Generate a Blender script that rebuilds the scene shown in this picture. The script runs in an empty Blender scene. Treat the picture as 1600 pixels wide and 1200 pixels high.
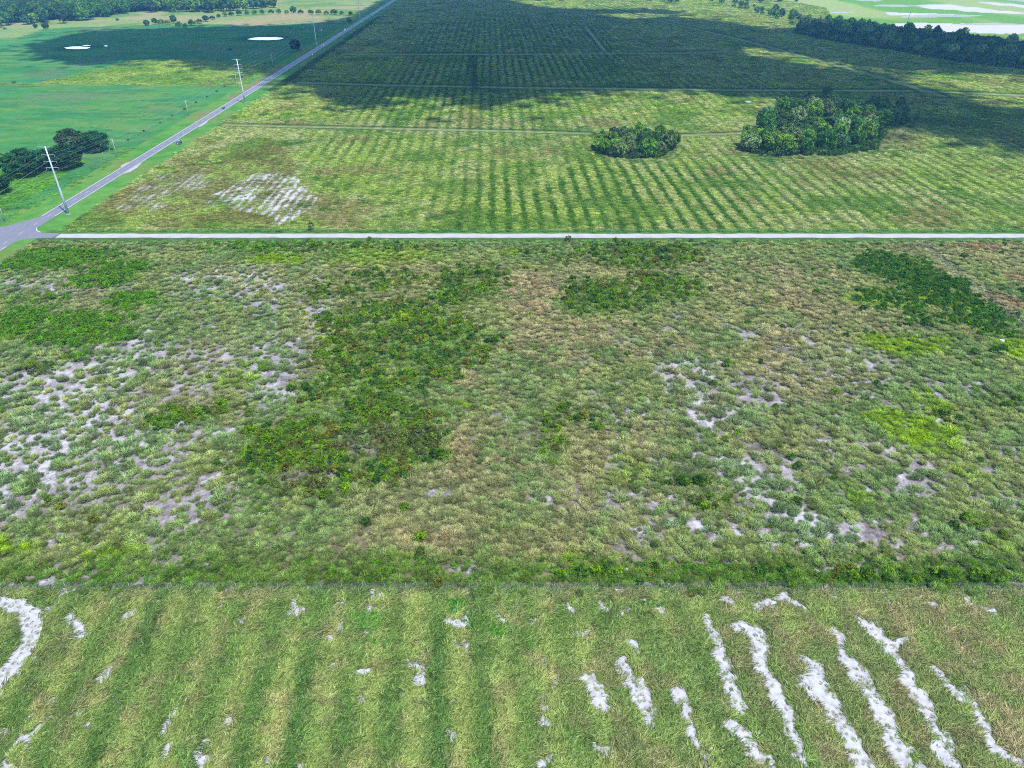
import bpy, bmesh, math, random
import numpy as np
from mathutils import Vector, Matrix

random.seed(7)
RNG = np.random.default_rng(7)
R = math.radians
SC = bpy.context.scene
COL = SC.collection

# ------------------------------------------------------------------ camera
CAM_H, F, PITCH = 119.0, 1109.0, R(32.6)
cd = bpy.data.cameras.new("camera"); cam = bpy.data.objects.new("camera", cd); COL.objects.link(cam)
cam.location = (0, 0, CAM_H); cam.rotation_euler = (R(90) - PITCH, 0, 0)
cd.sensor_width = 36; cd.lens = 36 * F / 1600; cd.clip_start = 0.5; cd.clip_end = 60000
SC.camera = cam
SC.render.resolution_x, SC.render.resolution_y = 1024, 768

# ------------------------------------------------------------------ light
SUN_EL, SHADOW_DIR = R(62.5), Vector((-0.67, 0.74)).normalized()
SUN_S, SKY_S, EXPO = 3.1, 0.15, 2.0
w = bpy.data.worlds.new("World"); SC.world = w; w.use_nodes = True
nt = w.node_tree; nt.nodes.clear()
wo = nt.nodes.new("ShaderNodeOutputWorld"); bg = nt.nodes.new("ShaderNodeBackground"); sk = nt.nodes.new("ShaderNodeTexSky")
sk.sky_type = 'NISHITA'; sk.sun_disc = False; sk.sun_elevation = SUN_EL
sk.sun_rotation = math.atan2(-SHADOW_DIR.x, -SHADOW_DIR.y)
sk.altitude = 20; sk.air_density = 1.0; sk.dust_density = 0.1; sk.ozone_density = 4.0
bg.inputs[1].default_value = SKY_S
nt.links.new(sk.outputs[0], bg.inputs[0]); nt.links.new(bg.outputs[0], wo.inputs[0])
ld = bpy.data.lights.new("sun", 'SUN'); ld.energy = SUN_S; ld.angle = R(0.5); ld.color = (1.0, 0.96, 0.89)
sun = bpy.data.objects.new("sun", ld); COL.objects.link(sun); sun.location = (200, -200, 500)
LD = Vector((SHADOW_DIR.x * math.cos(SUN_EL), SHADOW_DIR.y * math.cos(SUN_EL), -math.sin(SUN_EL)))
sun.rotation_euler = LD.to_track_quat('-Z', 'Y').to_euler()
vs = SC.view_settings
vs.view_transform = 'Standard'; vs.look = 'None'; vs.exposure = EXPO; vs.gamma = 1.0; vs.use_curve_mapping = False
SC.cycles.max_bounces = 6; SC.cycles.diffuse_bounces = 2; SC.cycles.glossy_bounces = 2
SC.cycles.transmission_bounces = 3; SC.cycles.volume_bounces = 0; SC.cycles.transparent_max_bounces = 12
SC.cycles.filter_width = 1.05; SC.cycles.use_denoising = False

# ------------------------------------------------------------------ helpers
COS, SIN, TAN = math.cos(PITCH), math.sin(PITCH), math.tan(PITCH)
HY = 600 - F * TAN
KZ = F * CAM_H / COS
def at(px, py, z=0.0):
    """photo pixel -> point on the ground (the camera stands over the origin)"""
    zc = F * (CAM_H - z) / COS / (py - HY)
    return ((px - 800) / F * zc, (zc - (CAM_H - z) * SIN) / COS)
def zc_of(y): return y * COS + CAM_H * SIN
LITK = 4.3
def lin(c):
    c = np.asarray(c, float) / 255.0
    return np.where(c <= 0.04045, c / 12.92, ((c + 0.055) / 1.055) ** 2.4)
def C(r, g, b, k=1.0): return lin((r, g, b)) / LITK * k

def _hash(ix, iy, seed):
    h = (ix.astype(np.int64) * 374761393 + iy.astype(np.int64) * 668265263 + seed * 974634541) & 0xFFFFFFFF
    h = ((h ^ (h >> 13)) * 1274126177) & 0xFFFFFFFF
    h = h ^ (h >> 16)
    return (h & 0xFFFF) / 65535.0
def vnoise(x, y, scale, seed=0):
    x = np.asarray(x, float) / scale + 1000.37 + seed * 3.1; y = np.asarray(y, float) / scale + 1000.71 - seed * 1.7
    ix = np.floor(x); iy = np.floor(y); fx = x - ix; fy = y - iy
    fx = fx * fx * (3 - 2 * fx); fy = fy * fy * (3 - 2 * fy)
    a = _hash(ix, iy, seed); b = _hash(ix + 1, iy, seed); c = _hash(ix, iy + 1, seed); d = _hash(ix + 1, iy + 1, seed)
    return (a * (1 - fx) + b * fx) * (1 - fy) + (c * (1 - fx) + d * fx) * fy
def fbm(x, y, scale, seed=0, octv=3):
    t = 0; amp = 1; tot = 0
    for k in range(octv):
        t = t + amp * vnoise(x, y, scale / 2 ** k, seed + k * 17); tot += amp; amp *= 0.55
    return t / tot
def sstep(a, b, v):
    t = np.clip((v - a) / (b - a), 0, 1); return t * t * (3 - 2 * t)
def wpoly(px): return np.array([at(*p) for p in px])
def inpoly(P, X, Y):
    out = np.zeros(X.shape, bool)
    x0, y0 = P.min(0); x1, y1 = P.max(0)
    m = (X >= x0) & (X <= x1) & (Y >= y0) & (Y <= y1)
    if not m.any(): return out
    xs, ys = X[m], Y[m]; r = np.zeros(xs.shape, bool); j = len(P) - 1
    for i in range(len(P)):
        xi, yi = P[i]; xj, yj = P[j]
        if yi != yj: r ^= ((yi > ys) != (yj > ys)) & (xs < (xj - xi) * (ys - yi) / (yj - yi) + xi)
        j = i
    out[m] = r; return out
def segdist(L, X, Y):
    d = np.full(X.shape, 1e9)
    for (ax, ay), (bx, by) in zip(L[:-1], L[1:]):
        dx, dy = bx - ax, by - ay
        t = np.clip(((X - ax) * dx + (Y - ay) * dy) / (dx * dx + dy * dy + 1e-9), 0, 1)
        d = np.minimum(d, np.hypot(X - ax - t * dx, Y - ay - t * dy))
    return d
def ellipses(lst, X, Y):
    """soft blobs given at photo positions, evaluated on the ground"""
    o = np.zeros(X.shape)
    for cx, cy, rx, ry, s in lst:
        wx, wy = at(cx, cy); zc = KZ / (cy - HY)
        hx = rx * zc / F; hy = abs(at(cx, cy - ry)[1] - at(cx, cy + ry)[1]) / 2
        m = (abs(X - wx) < 1.6 * hx) & (abs(Y - wy) < 1.6 * hy)
        if not m.any(): continue
        q = np.hypot((X[m] - wx) / hx, (Y[m] - wy) / hy)
        o[m] = np.maximum(o[m], s * (1 - sstep(0.55, 1.35, q)))
    return o
def sat(c, k=1.28):
    c = np.asarray(c, float); l = c.mean(-1, keepdims=True); return np.maximum(l + (c - l) * k, .004)
def mixc(a, b, t): return a + (np.asarray(b) - a) * np.asarray(t)[..., None]

def setp(o, label=None, cat=None, group=None, kind=None):
    if label: o["label"] = label
    if cat: o["category"] = cat
    if group: o["group"] = group
    if kind: o["kind"] = kind
    return o
def link(name, me, parent=None, loc=None):
    o = bpy.data.objects.new(name, me); COL.objects.link(o)
    if parent is not None: o.parent = parent
    if loc is not None: o.location = loc
    return o
def npmesh(name, V, Fc, mat=None, smooth=False):
    me = bpy.data.meshes.new(name); V = np.asarray(V, np.float32); Fc = np.asarray(Fc, np.int32)
    k = Fc.shape[1]
    me.vertices.add(len(V)); me.vertices.foreach_set("co", V.ravel())
    me.loops.add(Fc.size); me.loops.foreach_set("vertex_index", Fc.ravel())
    me.polygons.add(len(Fc)); me.polygons.foreach_set("loop_start", np.arange(0, Fc.size, k, dtype=np.int32))
    me.polygons.foreach_set("loop_total", np.full(len(Fc), k, np.int32))
    if smooth: me.polygons.foreach_set("use_smooth", np.ones(len(Fc), bool))
    me.update(calc_edges=True)
    if mat: me.materials.append(mat)
    return me
def fattr(me, name, v):
    a = me.attributes.new(name, 'FLOAT', 'POINT'); a.data.foreach_set("value", np.asarray(v, np.float32).ravel())
def cattr(me, name, c):
    c = np.asarray(c, np.float32)
    if c.shape[1] == 3: c = np.hstack([c, np.ones((len(c), 1), np.float32)])
    a = me.attributes.new(name, 'FLOAT_COLOR', 'POINT'); a.data.foreach_set("color", c.ravel())

class MB:
    """collects shapes into one mesh"""
    def __init__(s): s.v = []; s.f = []
    def box(s, c, d, taper=(1, 1)):
        b = len(s.v); cx, cy, cz = c; hx, hy, hz = d[0] / 2, d[1] / 2, d[2] / 2
        for z, tx, ty in ((-hz, 1, 1), (hz, taper[0], taper[1])):
            for x, y in ((-hx, -hy), (hx, -hy), (hx, hy), (-hx, hy)): s.v.append((cx + x * tx, cy + y * ty, cz + z))
        s.f += [tuple(b + i for i in q) for q in ((3, 2, 1, 0), (4, 5, 6, 7), (0, 1, 5, 4), (1, 2, 6, 5), (2, 3, 7, 6), (3, 0, 4, 7))]
        return s
    def tube(s, pts, rad, n=8, caps=True):
        pts = [Vector(p) for p in pts]; rad = rad if isinstance(rad, (list, tuple)) else [rad] * len(pts)
        b = len(s.v)
        for i, p in enumerate(pts):
            t = (pts[min(i + 1, len(pts) - 1)] - pts[max(i - 1, 0)]).normalized()
            u = t.cross(Vector((0.013, 1, 0.02)) if abs(t.y) < 0.9 else Vector((1, 0, 0))).normalized(); q = t.cross(u)
            for k in range(n):
                a = 2 * math.pi * k / n; s.v.append(tuple(p + (u * math.cos(a) + q * math.sin(a)) * rad[i]))
        for i in range(len(pts) - 1):
            for k in range(n): s.f.append((b + i * n + k, b + i * n + (k + 1) % n, b + (i + 1) * n + (k + 1) % n, b + (i + 1) * n + k))
        if caps:
            s.f.append(tuple(b + k for k in reversed(range(n)))); e = b + (len(pts) - 1) * n; s.f.append(tuple(e + k for k in range(n)))
        return s
    def prism(s, prof, w0, w1, axis='x'):
        """profile in (y,z) extruded over x in [w0,w1]; profile points may carry a third value scaling the width"""
        b = len(s.v); n = len(prof)
        for side in (w0, w1):
            for p in prof: s.v.append((side * (p[2] if len(p) > 2 else 1.0), p[0], p[1]))
        s.f.append(tuple(b + i for i in range(n))); s.f.append(tuple(b + n + i for i in reversed(range(n))))
        for i in range(n):
            j = (i + 1) % n; s.f.append((b + j, b + i, b + n + i, b + n + j))
        return s
    def sheet(s, pts, z):
        b = len(s.v); s.v += [(p[0], p[1], z) for p in pts]; s.f.append(tuple(range(b, b + len(pts)))); return s
    def mesh(s, name, mat=None, smooth=False):
        me = bpy.data.meshes.new(name); me.from_pydata(s.v, [], s.f); bm = bmesh.new(); bm.from_mesh(me)
        bmesh.ops.recalc_face_normals(bm, faces=bm.faces); bm.to_mesh(me); bm.free()
        if smooth: me.polygons.foreach_set("use_smooth", np.ones(len(me.polygons), bool))
        if mat: me.materials.append(mat)
        return me
    def build(s, name, mat=None, parent=None, smooth=False, loc=None): return link(name, s.mesh(name, mat, smooth), parent, loc)

# ------------------------------------------------------------------ materials
def newmat(name):
    m = bpy.data.materials.new(name); m.use_nodes = True; n = m.node_tree; n.nodes.clear()
    return m, n, n.nodes.new("ShaderNodeOutputMaterial")
def pmat(name, col, rough=0.6, metal=0.0, noise=0.0, nscale=5.0, spec=0.4):
    m, n, out = newmat(name); b = n.nodes.new("ShaderNodeBsdfPrincipled")
    b.inputs["Roughness"].default_value = rough; b.inputs["Metallic"].default_value = metal
    b.inputs["Specular IOR Level"].default_value = spec
    if noise:
        tc = n.nodes.new("ShaderNodeTexCoord"); nz = n.nodes.new("ShaderNodeTexNoise"); nz.inputs["Scale"].default_value = nscale; nz.inputs["Detail"].default_value = 5
        mr = n.nodes.new("ShaderNodeMapRange"); mr.inputs[1].default_value = 0.25; mr.inputs[2].default_value = 0.75
        mr.inputs[3].default_value = 1 - noise; mr.inputs[4].default_value = 1 + noise
        mx = n.nodes.new("ShaderNodeVectorMath"); mx.operation = 'SCALE'; mx.inputs[0].default_value = col
        n.links.new(tc.outputs["Object"], nz.inputs["Vector"]); n.links.new(nz.outputs["Fac"], mr.inputs[0]); n.links.new(mr.outputs[0], mx.inputs["Scale"])
        n.links.new(mx.outputs[0], b.inputs["Base Color"])
    else: b.inputs["Base Color"].default_value = (*col, 1)
    n.links.new(b.outputs[0], out.inputs[0]); return m
def leafmat(name, source, lo=0.55, hi=1.45, trans=0.3, up=0.0, straw=0.0):
    """plant matter: colour from the instance ('tint') or the object, varied leaf by leaf with the mesh attribute 'v'"""
    m, n, out = newmat(name)
    if source == 'tint':
        c = n.nodes.new("ShaderNodeAttribute"); c.attribute_type = 'INSTANCER'; c.attribute_name = 'tint'; cs = c.outputs["Color"]
    else:
        c = n.nodes.new("ShaderNodeObjectInfo"); cs = c.outputs["Color"]
    v = n.nodes.new("ShaderNodeAttribute"); v.attribute_name = 'v'
    mr = n.nodes.new("ShaderNodeMapRange"); mr.inputs[3].default_value = lo; mr.inputs[4].default_value = hi
    sc = n.nodes.new("ShaderNodeVectorMath"); sc.operation = 'SCALE'
    if straw:
        sm = n.nodes.new("ShaderNodeMapRange"); sm.inputs[1].default_value = .78; sm.inputs[2].default_value = .95; sm.inputs[3].default_value = 0; sm.inputs[4].default_value = straw
        mc = n.nodes.new("ShaderNodeMix"); mc.data_type = 'RGBA'; mc.inputs[7].default_value = (*(C(206, 190, 140) * 1.25), 1)
        n.links.new(v.outputs["Fac"], sm.inputs[0]); n.links.new(sm.outputs[0], mc.inputs[0]); n.links.new(cs, mc.inputs[6]); cs = mc.outputs[2]
    d = n.nodes.new("ShaderNodeBsdfDiffuse"); t = n.nodes.new("ShaderNodeBsdfTranslucent"); mx = n.nodes.new("ShaderNodeMixShader"); mx.inputs[0].default_value = trans
    n.links.new(v.outputs["Fac"], mr.inputs[0]); n.links.new(cs, sc.inputs[0]); n.links.new(mr.outputs[0], sc.inputs["Scale"])
    n.links.new(sc.outputs[0], d.inputs[0]); n.links.new(sc.outputs[0], t.inputs[0])
    if up:   # small blades and leaves scatter light upwards much as the whole sward does: soften the facet normals
        ge = n.nodes.new("ShaderNodeNewGeometry"); ad = n.nodes.new("ShaderNodeVectorMath"); ad.operation = 'ADD'; ad.inputs[1].default_value = (0, 0, up)
        nm = n.nodes.new("ShaderNodeVectorMath"); nm.operation = 'NORMALIZE'
        n.links.new(ge.outputs["Normal"], ad.inputs[0]); n.links.new(ad.outputs[0], nm.inputs[0]); n.links.new(nm.outputs[0], d.inputs["Normal"])
    n.links.new(d.outputs[0], mx.inputs[1]); n.links.new(t.outputs[0], mx.inputs[2]); n.links.new(mx.outputs[0], out.inputs[0])
    return m
M = {}
M['grass'] = leafmat('grass_blades', 'tint', 0.32, 1.68, 0.2, 1.6)
M['meadow'] = leafmat('meadow_blades', 'tint', 0.30, 1.70, 0.2, 1.3, .3)
M['bushleaf'] = leafmat('bush_leaves', 'tint', 0.32, 1.68, 0.2, .5)
M['objleaf'] = leafmat('leaves', 'object', 0.32, 1.68, 0.2, .5)
M['bark'] = pmat('bark', (0.16, 0.13, 0.10), 0.9, noise=0.3, nscale=3)
M['asphalt'] = pmat('asphalt', tuple(C(150, 149, 164)), 0.85, noise=0.12, nscale=0.6)
M['limerock'] = pmat('limerock', tuple(C(222, 220, 216)), 0.95, noise=0.14, nscale=0.22)
M['paint'] = pmat('road_paint', tuple(C(240, 240, 238)), 0.7)
M['paint_y'] = pmat('road_paint_faded', tuple(C(232, 214, 190)), 0.7)
M['steel'] = pmat('galvanised_steel', (0.27, 0.31, 0.33), 0.45, 0.25, noise=0.08, nscale=2)
M['wire'] = pmat('wire', (0.12, 0.14, 0.15), 0.6)
M['wood'] = pmat('weathered_wood', (0.23, 0.20, 0.17), 0.9, noise=0.25, nscale=4)
M['ceramic'] = pmat('insulator', (0.16, 0.18, 0.19), 0.3)
M['white'] = pmat('white_enamel', (0.5, 0.51, 0.52), 0.4)
M['fwire'] = pmat('fence_wire', (0.05, 0.09, 0.085), 0.6)
M['fpost'] = pmat('fence_post', (0.22, 0.22, 0.19), 0.8, noise=0.2)
M['car_dark'] = pmat('car_paint_dark', (0.03, 0.04, 0.075), 0.25, 0.3)
M['car_white'] = pmat('car_paint_white', (0.7, 0.7, 0.7), 0.3)
M['car_silver'] = pmat('car_paint_grey', (0.30, 0.27, 0.30), 0.3, 0.4)
M['glass'] = pmat('car_glass', (0.02, 0.025, 0.03), 0.08, spec=0.8)
M['rubber'] = pmat('rubber', (0.02, 0.02, 0.02), 0.8)
M['rim'] = pmat('wheel_rim', (0.45, 0.45, 0.46), 0.35, 0.8)
M['redlamp'] = pmat('tail_lamp', (0.35, 0.02, 0.02), 0.3)
M['lamp'] = pmat('head_lamp', (0.7, 0.7, 0.68), 0.15)

def watermat():
    m, n, out = newmat('pond_water'); b = n.nodes.new("ShaderNodeBsdfPrincipled")
    b.inputs["Base Color"].default_value = (0.05, 0.06, 0.055, 1); b.inputs["Roughness"].default_value = 0.04; b.inputs["IOR"].default_value = 1.33
    n.links.new(b.outputs[0], out.inputs[0]); return m
M['water'] = watermat()

def groundmat():
    m, n, out = newmat('ground_soil_and_turf'); L = n.links.new
    a = n.nodes.new("ShaderNodeAttribute"); a.attribute_name = 'gcol'
    s = n.nodes.new("ShaderNodeAttribute"); s.attribute_name = 'sand'
    g = n.nodes.new("ShaderNodeAttribute"); g.attribute_name = 'rough'
    geo = n.nodes.new("ShaderNodeNewGeometry")
    def noise(scale, det=4, rough=0.6):
        z = n.nodes.new("ShaderNodeTexNoise"); z.noise_dimensions = '2D'; z.inputs["Scale"].default_value = scale; z.inputs["Detail"].default_value = det; z.inputs["Roughness"].default_value = rough
        L(geo.outputs["Position"], z.inputs["Vector"]); return z.outputs["Fac"]
    def math_(op, x, y):
        q = n.nodes.new("ShaderNodeMath"); q.operation = op
        for i, t in enumerate((x, y)):
            if isinstance(t, (int, float)): q.inputs[i].default_value = t
            else: L(t, q.inputs[i])
        return q.outputs[0]
    def mrange(x, a0, a1, b0, b1):
        q = n.nodes.new("ShaderNodeMapRange"); L(x, q.inputs[0])
        for i, t in enumerate((a0, a1, b0, b1)): q.inputs[i + 1].default_value = t
        return q.outputs[0]
    fine = noise(1.1, 6, 0.7); med = noise(0.16, 4, 0.65); sfine = noise(1.7, 5, 0.65)
    # noise mottling of the turf colour, stronger where the sward is rough
    amp = math_('MULTIPLY', math_('SUBTRACT', fine, 0.5), math_('ADD', math_('MULTIPLY', g.outputs["Fac"], 1.6), 0.5))
    amp2 = math_('MULTIPLY', math_('SUBTRACT', med, 0.5), math_('ADD', math_('MULTIPLY', g.outputs["Fac"], 1.1), 0.35))
    fac = math_('ADD', math_('ADD', amp, amp2), 1.0)
    col = n.nodes.new("ShaderNodeVectorMath"); col.operation = 'SCALE'; L(a.outputs["Color"], col.inputs[0]); L(math_('MAXIMUM', fac, 0.25), col.inputs["Scale"])
    # sand showing through where the cover is thin
    sm = mrange(math_('ADD', s.outputs["Fac"], math_('MULTIPLY', math_('SUBTRACT', sfine, 0.5), 1.1)), 0.40, 0.60, 0, 1)
    sc = n.nodes.new("ShaderNodeMix"); sc.data_type = 'RGBA'; sc.inputs[6].default_value = (*C(196, 186, 192), 1); sc.inputs[7].default_value = (*C(252, 250, 252), 1)
    L(mrange(math_('ADD', noise(0.9, 4), math_('MULTIPLY', s.outputs["Fac"], 0.5)), 0.5, 1.0, 0, 1), sc.inputs[0])
    mx = n.nodes.new("ShaderNodeMix"); mx.data_type = 'RGBA'; L(sm, mx.inputs[0]); L(col.outputs[0], mx.inputs[6]); L(sc.outputs[2], mx.inputs[7])
    d = n.nodes.new("ShaderNodeBsdfDiffuse"); L(mx.outputs[2], d.inputs[0])
    bp = n.nodes.new("ShaderNodeBump"); bp.inputs["Strength"].default_value = 0.6; bp.inputs["Distance"].default_value = 0.25
    L(fine, bp.inputs["Height"]); L(bp.outputs[0], d.inputs["Normal"])
    L(d.outputs[0], out.inputs[0]); return m
M['ground'] = groundmat()

# ------------------------------------------------------------------ the land: regions on the ground
FENCE_Y = at(800, 917)[1]
RD0, RD1 = 310.7, 315.9
def road_x(y): return -229.0 - 0.0085 * np.maximum(0, np.asarray(y, float) - 600)
ROW, ROWF = R(4.5), R(1.6)
def rowu(X, Y): return X * math.cos(ROW) + Y * math.sin(ROW)

SHRUB = [(85,405,95,16,.8),(185,420,45,12,.75),(160,440,50,12,.75),(215,470,42,14,.8),(60,465,70,8,.4),(90,510,110,24,.8),(40,500,50,22,.85),(150,530,60,13,.75),
 (50,578,28,12,.65),(120,560,15,10,.5),(500,388,190,9,.35),(530,450,60,24,.3),(600,440,60,18,.35),(735,440,55,26,.6),(700,465,45,14,.5),(600,500,105,32,.5),(680,540,95,42,.55),
 (560,545,65,42,.5),(640,590,75,20,.5),(500,610,42,14,.6),(600,650,90,42,.6),(540,600,60,22,.5),(450,690,70,28,.75),(420,720,60,28,.7),(520,700,42,38,.6),(640,700,60,38,.75),
 (600,740,65,22,.55),(480,765,75,16,.5),(290,650,52,14,.75),(255,660,22,8,.5),(370,640,45,16,.3),(1000,400,100,20,.55),(940,462,65,22,.65),(1040,450,65,22,.6),(1000,472,28,16,.5),
 (905,480,28,12,.5),(870,400,70,12,.25),(1400,418,55,20,1),(1450,445,55,20,1),(1500,475,48,18,1),(1545,505,38,17,1),(1572,522,18,8,1),(1395,470,65,18,.5),(1460,500,65,13,.55),
 (1560,548,12,6,.8),(870,650,36,22,.45),(930,650,22,18,.35),(860,690,26,26,.3),(1060,750,45,8,.4),(1100,785,36,8,.3),(1230,690,36,18,.2),(1540,820,22,8,.5),(1500,660,36,16,.2),
 (1560,632,36,12,.3),(1150,902,350,9,.35),(1400,906,240,8,.45),(550,892,90,14,.18)]
YELLOW = [(1440,680,60,28,1),(1390,660,30,15,.8),(1420,540,75,16,.9),(1590,545,40,22,1),(1450,625,34,15,.7),(625,498,25,10,.9),(430,405,50,10,.9),(600,402,90,14,.6),(370,590,40,30,.6),
 (798,396,16,7,1),(720,635,20,6,.7),(200,855,70,12,.8),(20,860,34,14,.9),(640,885,40,14,.4),(1480,470,60,20,.7),(1370,470,50,16,.6),(980,740,40,30,.4),(500,930,30,5,.4),(890,870,20,10,.6),
 (1340,770,24,18,.6),(1510,735,30,14,.6),(470,640,30,16,.3),(460,715,30,14,.5),(1550,850,40,10,.4)]
SANDR = [(60,690,110,110,.66),(180,690,120,85,.5),(100,600,125,45,.55),(200,560,110,36,.36),(350,440,90,26,.45),(420,462,46,26,.42),(440,560,55,50,.42),(420,610,36,26,.46),(330,570,75,45,.36),
 (280,790,95,36,.3),(90,445,120,18,.38),(490,495,18,18,.5),(1070,590,55,36,.55),(1110,640,48,36,.5),(1180,610,55,26,.36),(1300,560,85,26,.28),(1200,515,85,13,.32),(1150,730,36,26,.5),(1190,760,36,36,.55),
 (1120,827,100,14,.74),(1280,830,42,20,.92),(1230,800,36,20,.58),(1330,836,46,11,.55),(1500,610,75,13,.3),(1390,820,28,8,.4),(1450,760,55,16,.36),(1570,785,36,13,.42),(1520,837,16,9,.7),(850,782,26,9,.45),
 (700,770,26,7,.35),(1010,828,36,7,.55),(790,650,18,12,.34),(470,889,9,5,.9),(740,889,45,4,.55),(962,889,11,5,.85),(878,887,8,5,.85),(320,745,30,8,.5),(30,780,60,30,.45),(90,900,40,5,.4),(1060,835,24,12,.8),
 (230,858,26,5,.6),(75,925,22,5,.7)]
TAN = [(830,460,60,36,.9),(900,520,120,26,.7),(860,540,100,55,.6),(720,600,55,26,.7),(770,720,100,75,.55),(1000,540,150,26,.6),(1150,560,150,110,.35),(950,720,150,110,.5),(1080,420,80,20,.4),(1220,450,140,50,.4),
 (880,850,120,30,.5),(1200,700,120,60,.35),(120,870,100,20,.4),(700,850,120,30,.35)]
RUST = [(1566,470,28,14,1),(1540,385,40,5,.7),(1592,438,18,12,.6),(1520,520,14,6,.5)]
THATCH = [(590,690,70,24,.8),(480,755,55,20,.8),(660,690,30,20,.5),(60,590,60,20,.5)]
WEED = [(575,972,26,16,1),(590,1000,26,8,.6),(510,948,14,6,.6),(715,945,18,12,1),(778,985,18,16,.8),(822,1008,14,10,.8),(740,970,20,14,.4),(1020,945,18,6,.6),(780,905,8,5,.6)]
# bottom field: bare sand between the old bed rows (photo polyline, half width in photo px)
STRIPS = [([(1103,962),(1112,990),(1122,1020)],9),([(1122,1030),(1134,1060),(1152,1092),(1156,1102)],14),([(1140,1135),(1160,1150),(1182,1185)],12),
 ([(1155,980),(1185,990),(1192,1015)],14),([(1185,1030),(1200,1060),(1218,1095),(1230,1118)],15),([(1235,1140),(1248,1170),(1256,1200)],10),([(1250,1025),(1275,1042)],9),
 ([(1268,1070),(1292,1095),(1312,1130),(1330,1160),(1345,1195)],19),([(1300,988),(1318,1000)],12),([(1315,1025),(1338,1048),(1358,1080),(1375,1110),(1400,1165),(1408,1190)],17),
 ([(1345,972),(1368,988),(1385,1010),(1410,1040)],12),([(1390,1005),(1420,1000)],8),([(1415,1062),(1432,1090),(1446,1112)],15),([(1455,1135),(1475,1150)],12),([(1465,1170),(1485,1195)],14),
 ([(1462,1048),(1478,1066),(1500,1084),(1525,1108)],9),([(1530,1112),(1542,1150),(1560,1172),(1590,1192)],9),([(918,1062),(932,1085),(942,1108)],15),([(972,1040),(982,1060),(1000,1080),(1008,1112)],16),
 ([(980,1004),(993,1012)],9),([(1060,1080),(1072,1110),(1082,1140)],10),([(928,1168),(945,1172)],9),([(886,948),(896,958)],8),([(938,943),(946,955)],8),([(968,955),(1010,940),(1040,962)],6),
 ([(1130,938),(1148,944)],8),([(1182,948),(1215,938),(1228,932)],9),([(1222,936),(1252,950)],8),([(1300,935),(1310,936)],5),([(1380,935),(1390,944)],6),([(1440,945),(1470,950)],6),([(1510,940),(1545,955)],7),
 ([(110,962),(122,985),(116,1002)],8),([(558,1050),(574,1047)],10),([(498,995),(512,998)],8),([(240,938),(250,944)],5),([(372,968),(382,972)],5),([(178,1094),(184,1097)],7),([(110,1112),(125,1114)],7),
 ([(625,1082),(632,1086)],6),([(1075,1150),(1110,1190)],8),([(700,972),(722,980)],6),([(710,1005),(718,1012)],6),([(700,1150),(710,1162)],8),([(840,1130),(850,1140)],7),([(620,1040),(645,1033)],4),
 ([(320,1155),(312,1170)],7),([(355,1040),(360,1030)],5),([(336,1060),(330,1075)],5),([(1225,1100),(1210,1075)],8),([(0,1145),(8,1148)],8),([(300,1182),(310,1200)],9),([(850,1185),(846,1200)],8)]
TRACKLOOP = [(-30,946),(0,944),(25,948),(45,962),(50,985),(40,1010),(20,1040),(0,1062),(-25,1085)]

P_PAST = wpoly([(-300,262),(-300,136),(70,133),(110,132),(250,134),(378,136),(420,118),(430,104),(300,92),(220,94),(110,118),(60,130),(-300,128),(-300,60),(20,62),(70,45),(120,42),(330,38),(420,40),(480,36),
                 (560,34),(450,112),(400,138),(250,215),(190,250),(100,300),(0,345),(-300,450)])
P_LIGHT = wpoly([(60,131),(110,118),(170,104),(215,94),(300,93),(330,101),(430,103),(420,118),(385,132),(250,133)])
P_FARL = wpoly([(-400,66),(20,62),(70,45),(125,42),(330,37),(420,40),(520,33),(560,32),(640,-20),(-400,-20)])
P_TANF = wpoly([(345,36),(380,27),(440,24),(500,25),(510,34),(420,40),(360,41)])
P_RIGHTF = wpoly([(1180,-8),(1290,12),(1300,30),(1420,44),(1600,60),(2300,120),(2300,-30),(1180,-30)])
P_RSAND = [wpoly(p) for p in ([(1395,36),(1440,35),(1600,37),(1800,42),(1800,62),(1600,53),(1480,52),(1400,47)], [(1525,2),(1600,8),(1800,22),(1800,26),(1600,13),(1540,6)],
                             [(1430,8),(1480,6),(1560,16),(1600,19),(1600,22),(1530,20),(1460,14)], [(1380,19),(1500,22),(1480,25),(1390,24)])]
P_SHADEBARE = None
P_WHITE = wpoly([(300,318),(340,300),(372,282),(400,270),(440,268),(470,280),(490,300),(500,318),(470,335),(452,352),(430,352),(410,335),(360,325)])
P_WHITE2 = wpoly([(180,325),(215,290),(250,272),(300,262),(330,262),(350,275),(330,300),(280,310),(240,332),(200,340)])
TR1 = [at(*p) for p in [(350,195),(420,197),(560,200),(700,203),(830,206),(920,209)]]
TR2 = [at(*p) for p in [(1050,212),(1120,210),(1160,208)]]
TR3 = [at(*p) for p in [(470,129),(600,133),(800,137),(1000,139),(1150,141),(1430,142),(1620,150)]]
TR4 = [at(*p) for p in [(540,84),(700,85),(900,84),(1060,83),(1150,80)]]
TR5 = [at(*p) for p in [(940,10),(1010,28),(1150,60),(1300,100),(1420,134),(1470,150)]]
TR6 = [at(*p) for p in [(915,42),(930,60),(945,80)]]
TR7 = [at(*p) for p in [(920,232),(960,250),(1010,254),(1050,246),(1065,230)]]
TR8 = [at(*p) for p in [(1150,244),(1250,250),(1340,242),(1390,225),(1420,190),(1430,170)]]
TRD = [at(*p) for p in [(738,86),(742,140)]]
TRDIAG = [at(*p) for p in [(1440,380),(1470,405),(1530,455),(1610,520),(1680,575)]]

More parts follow.
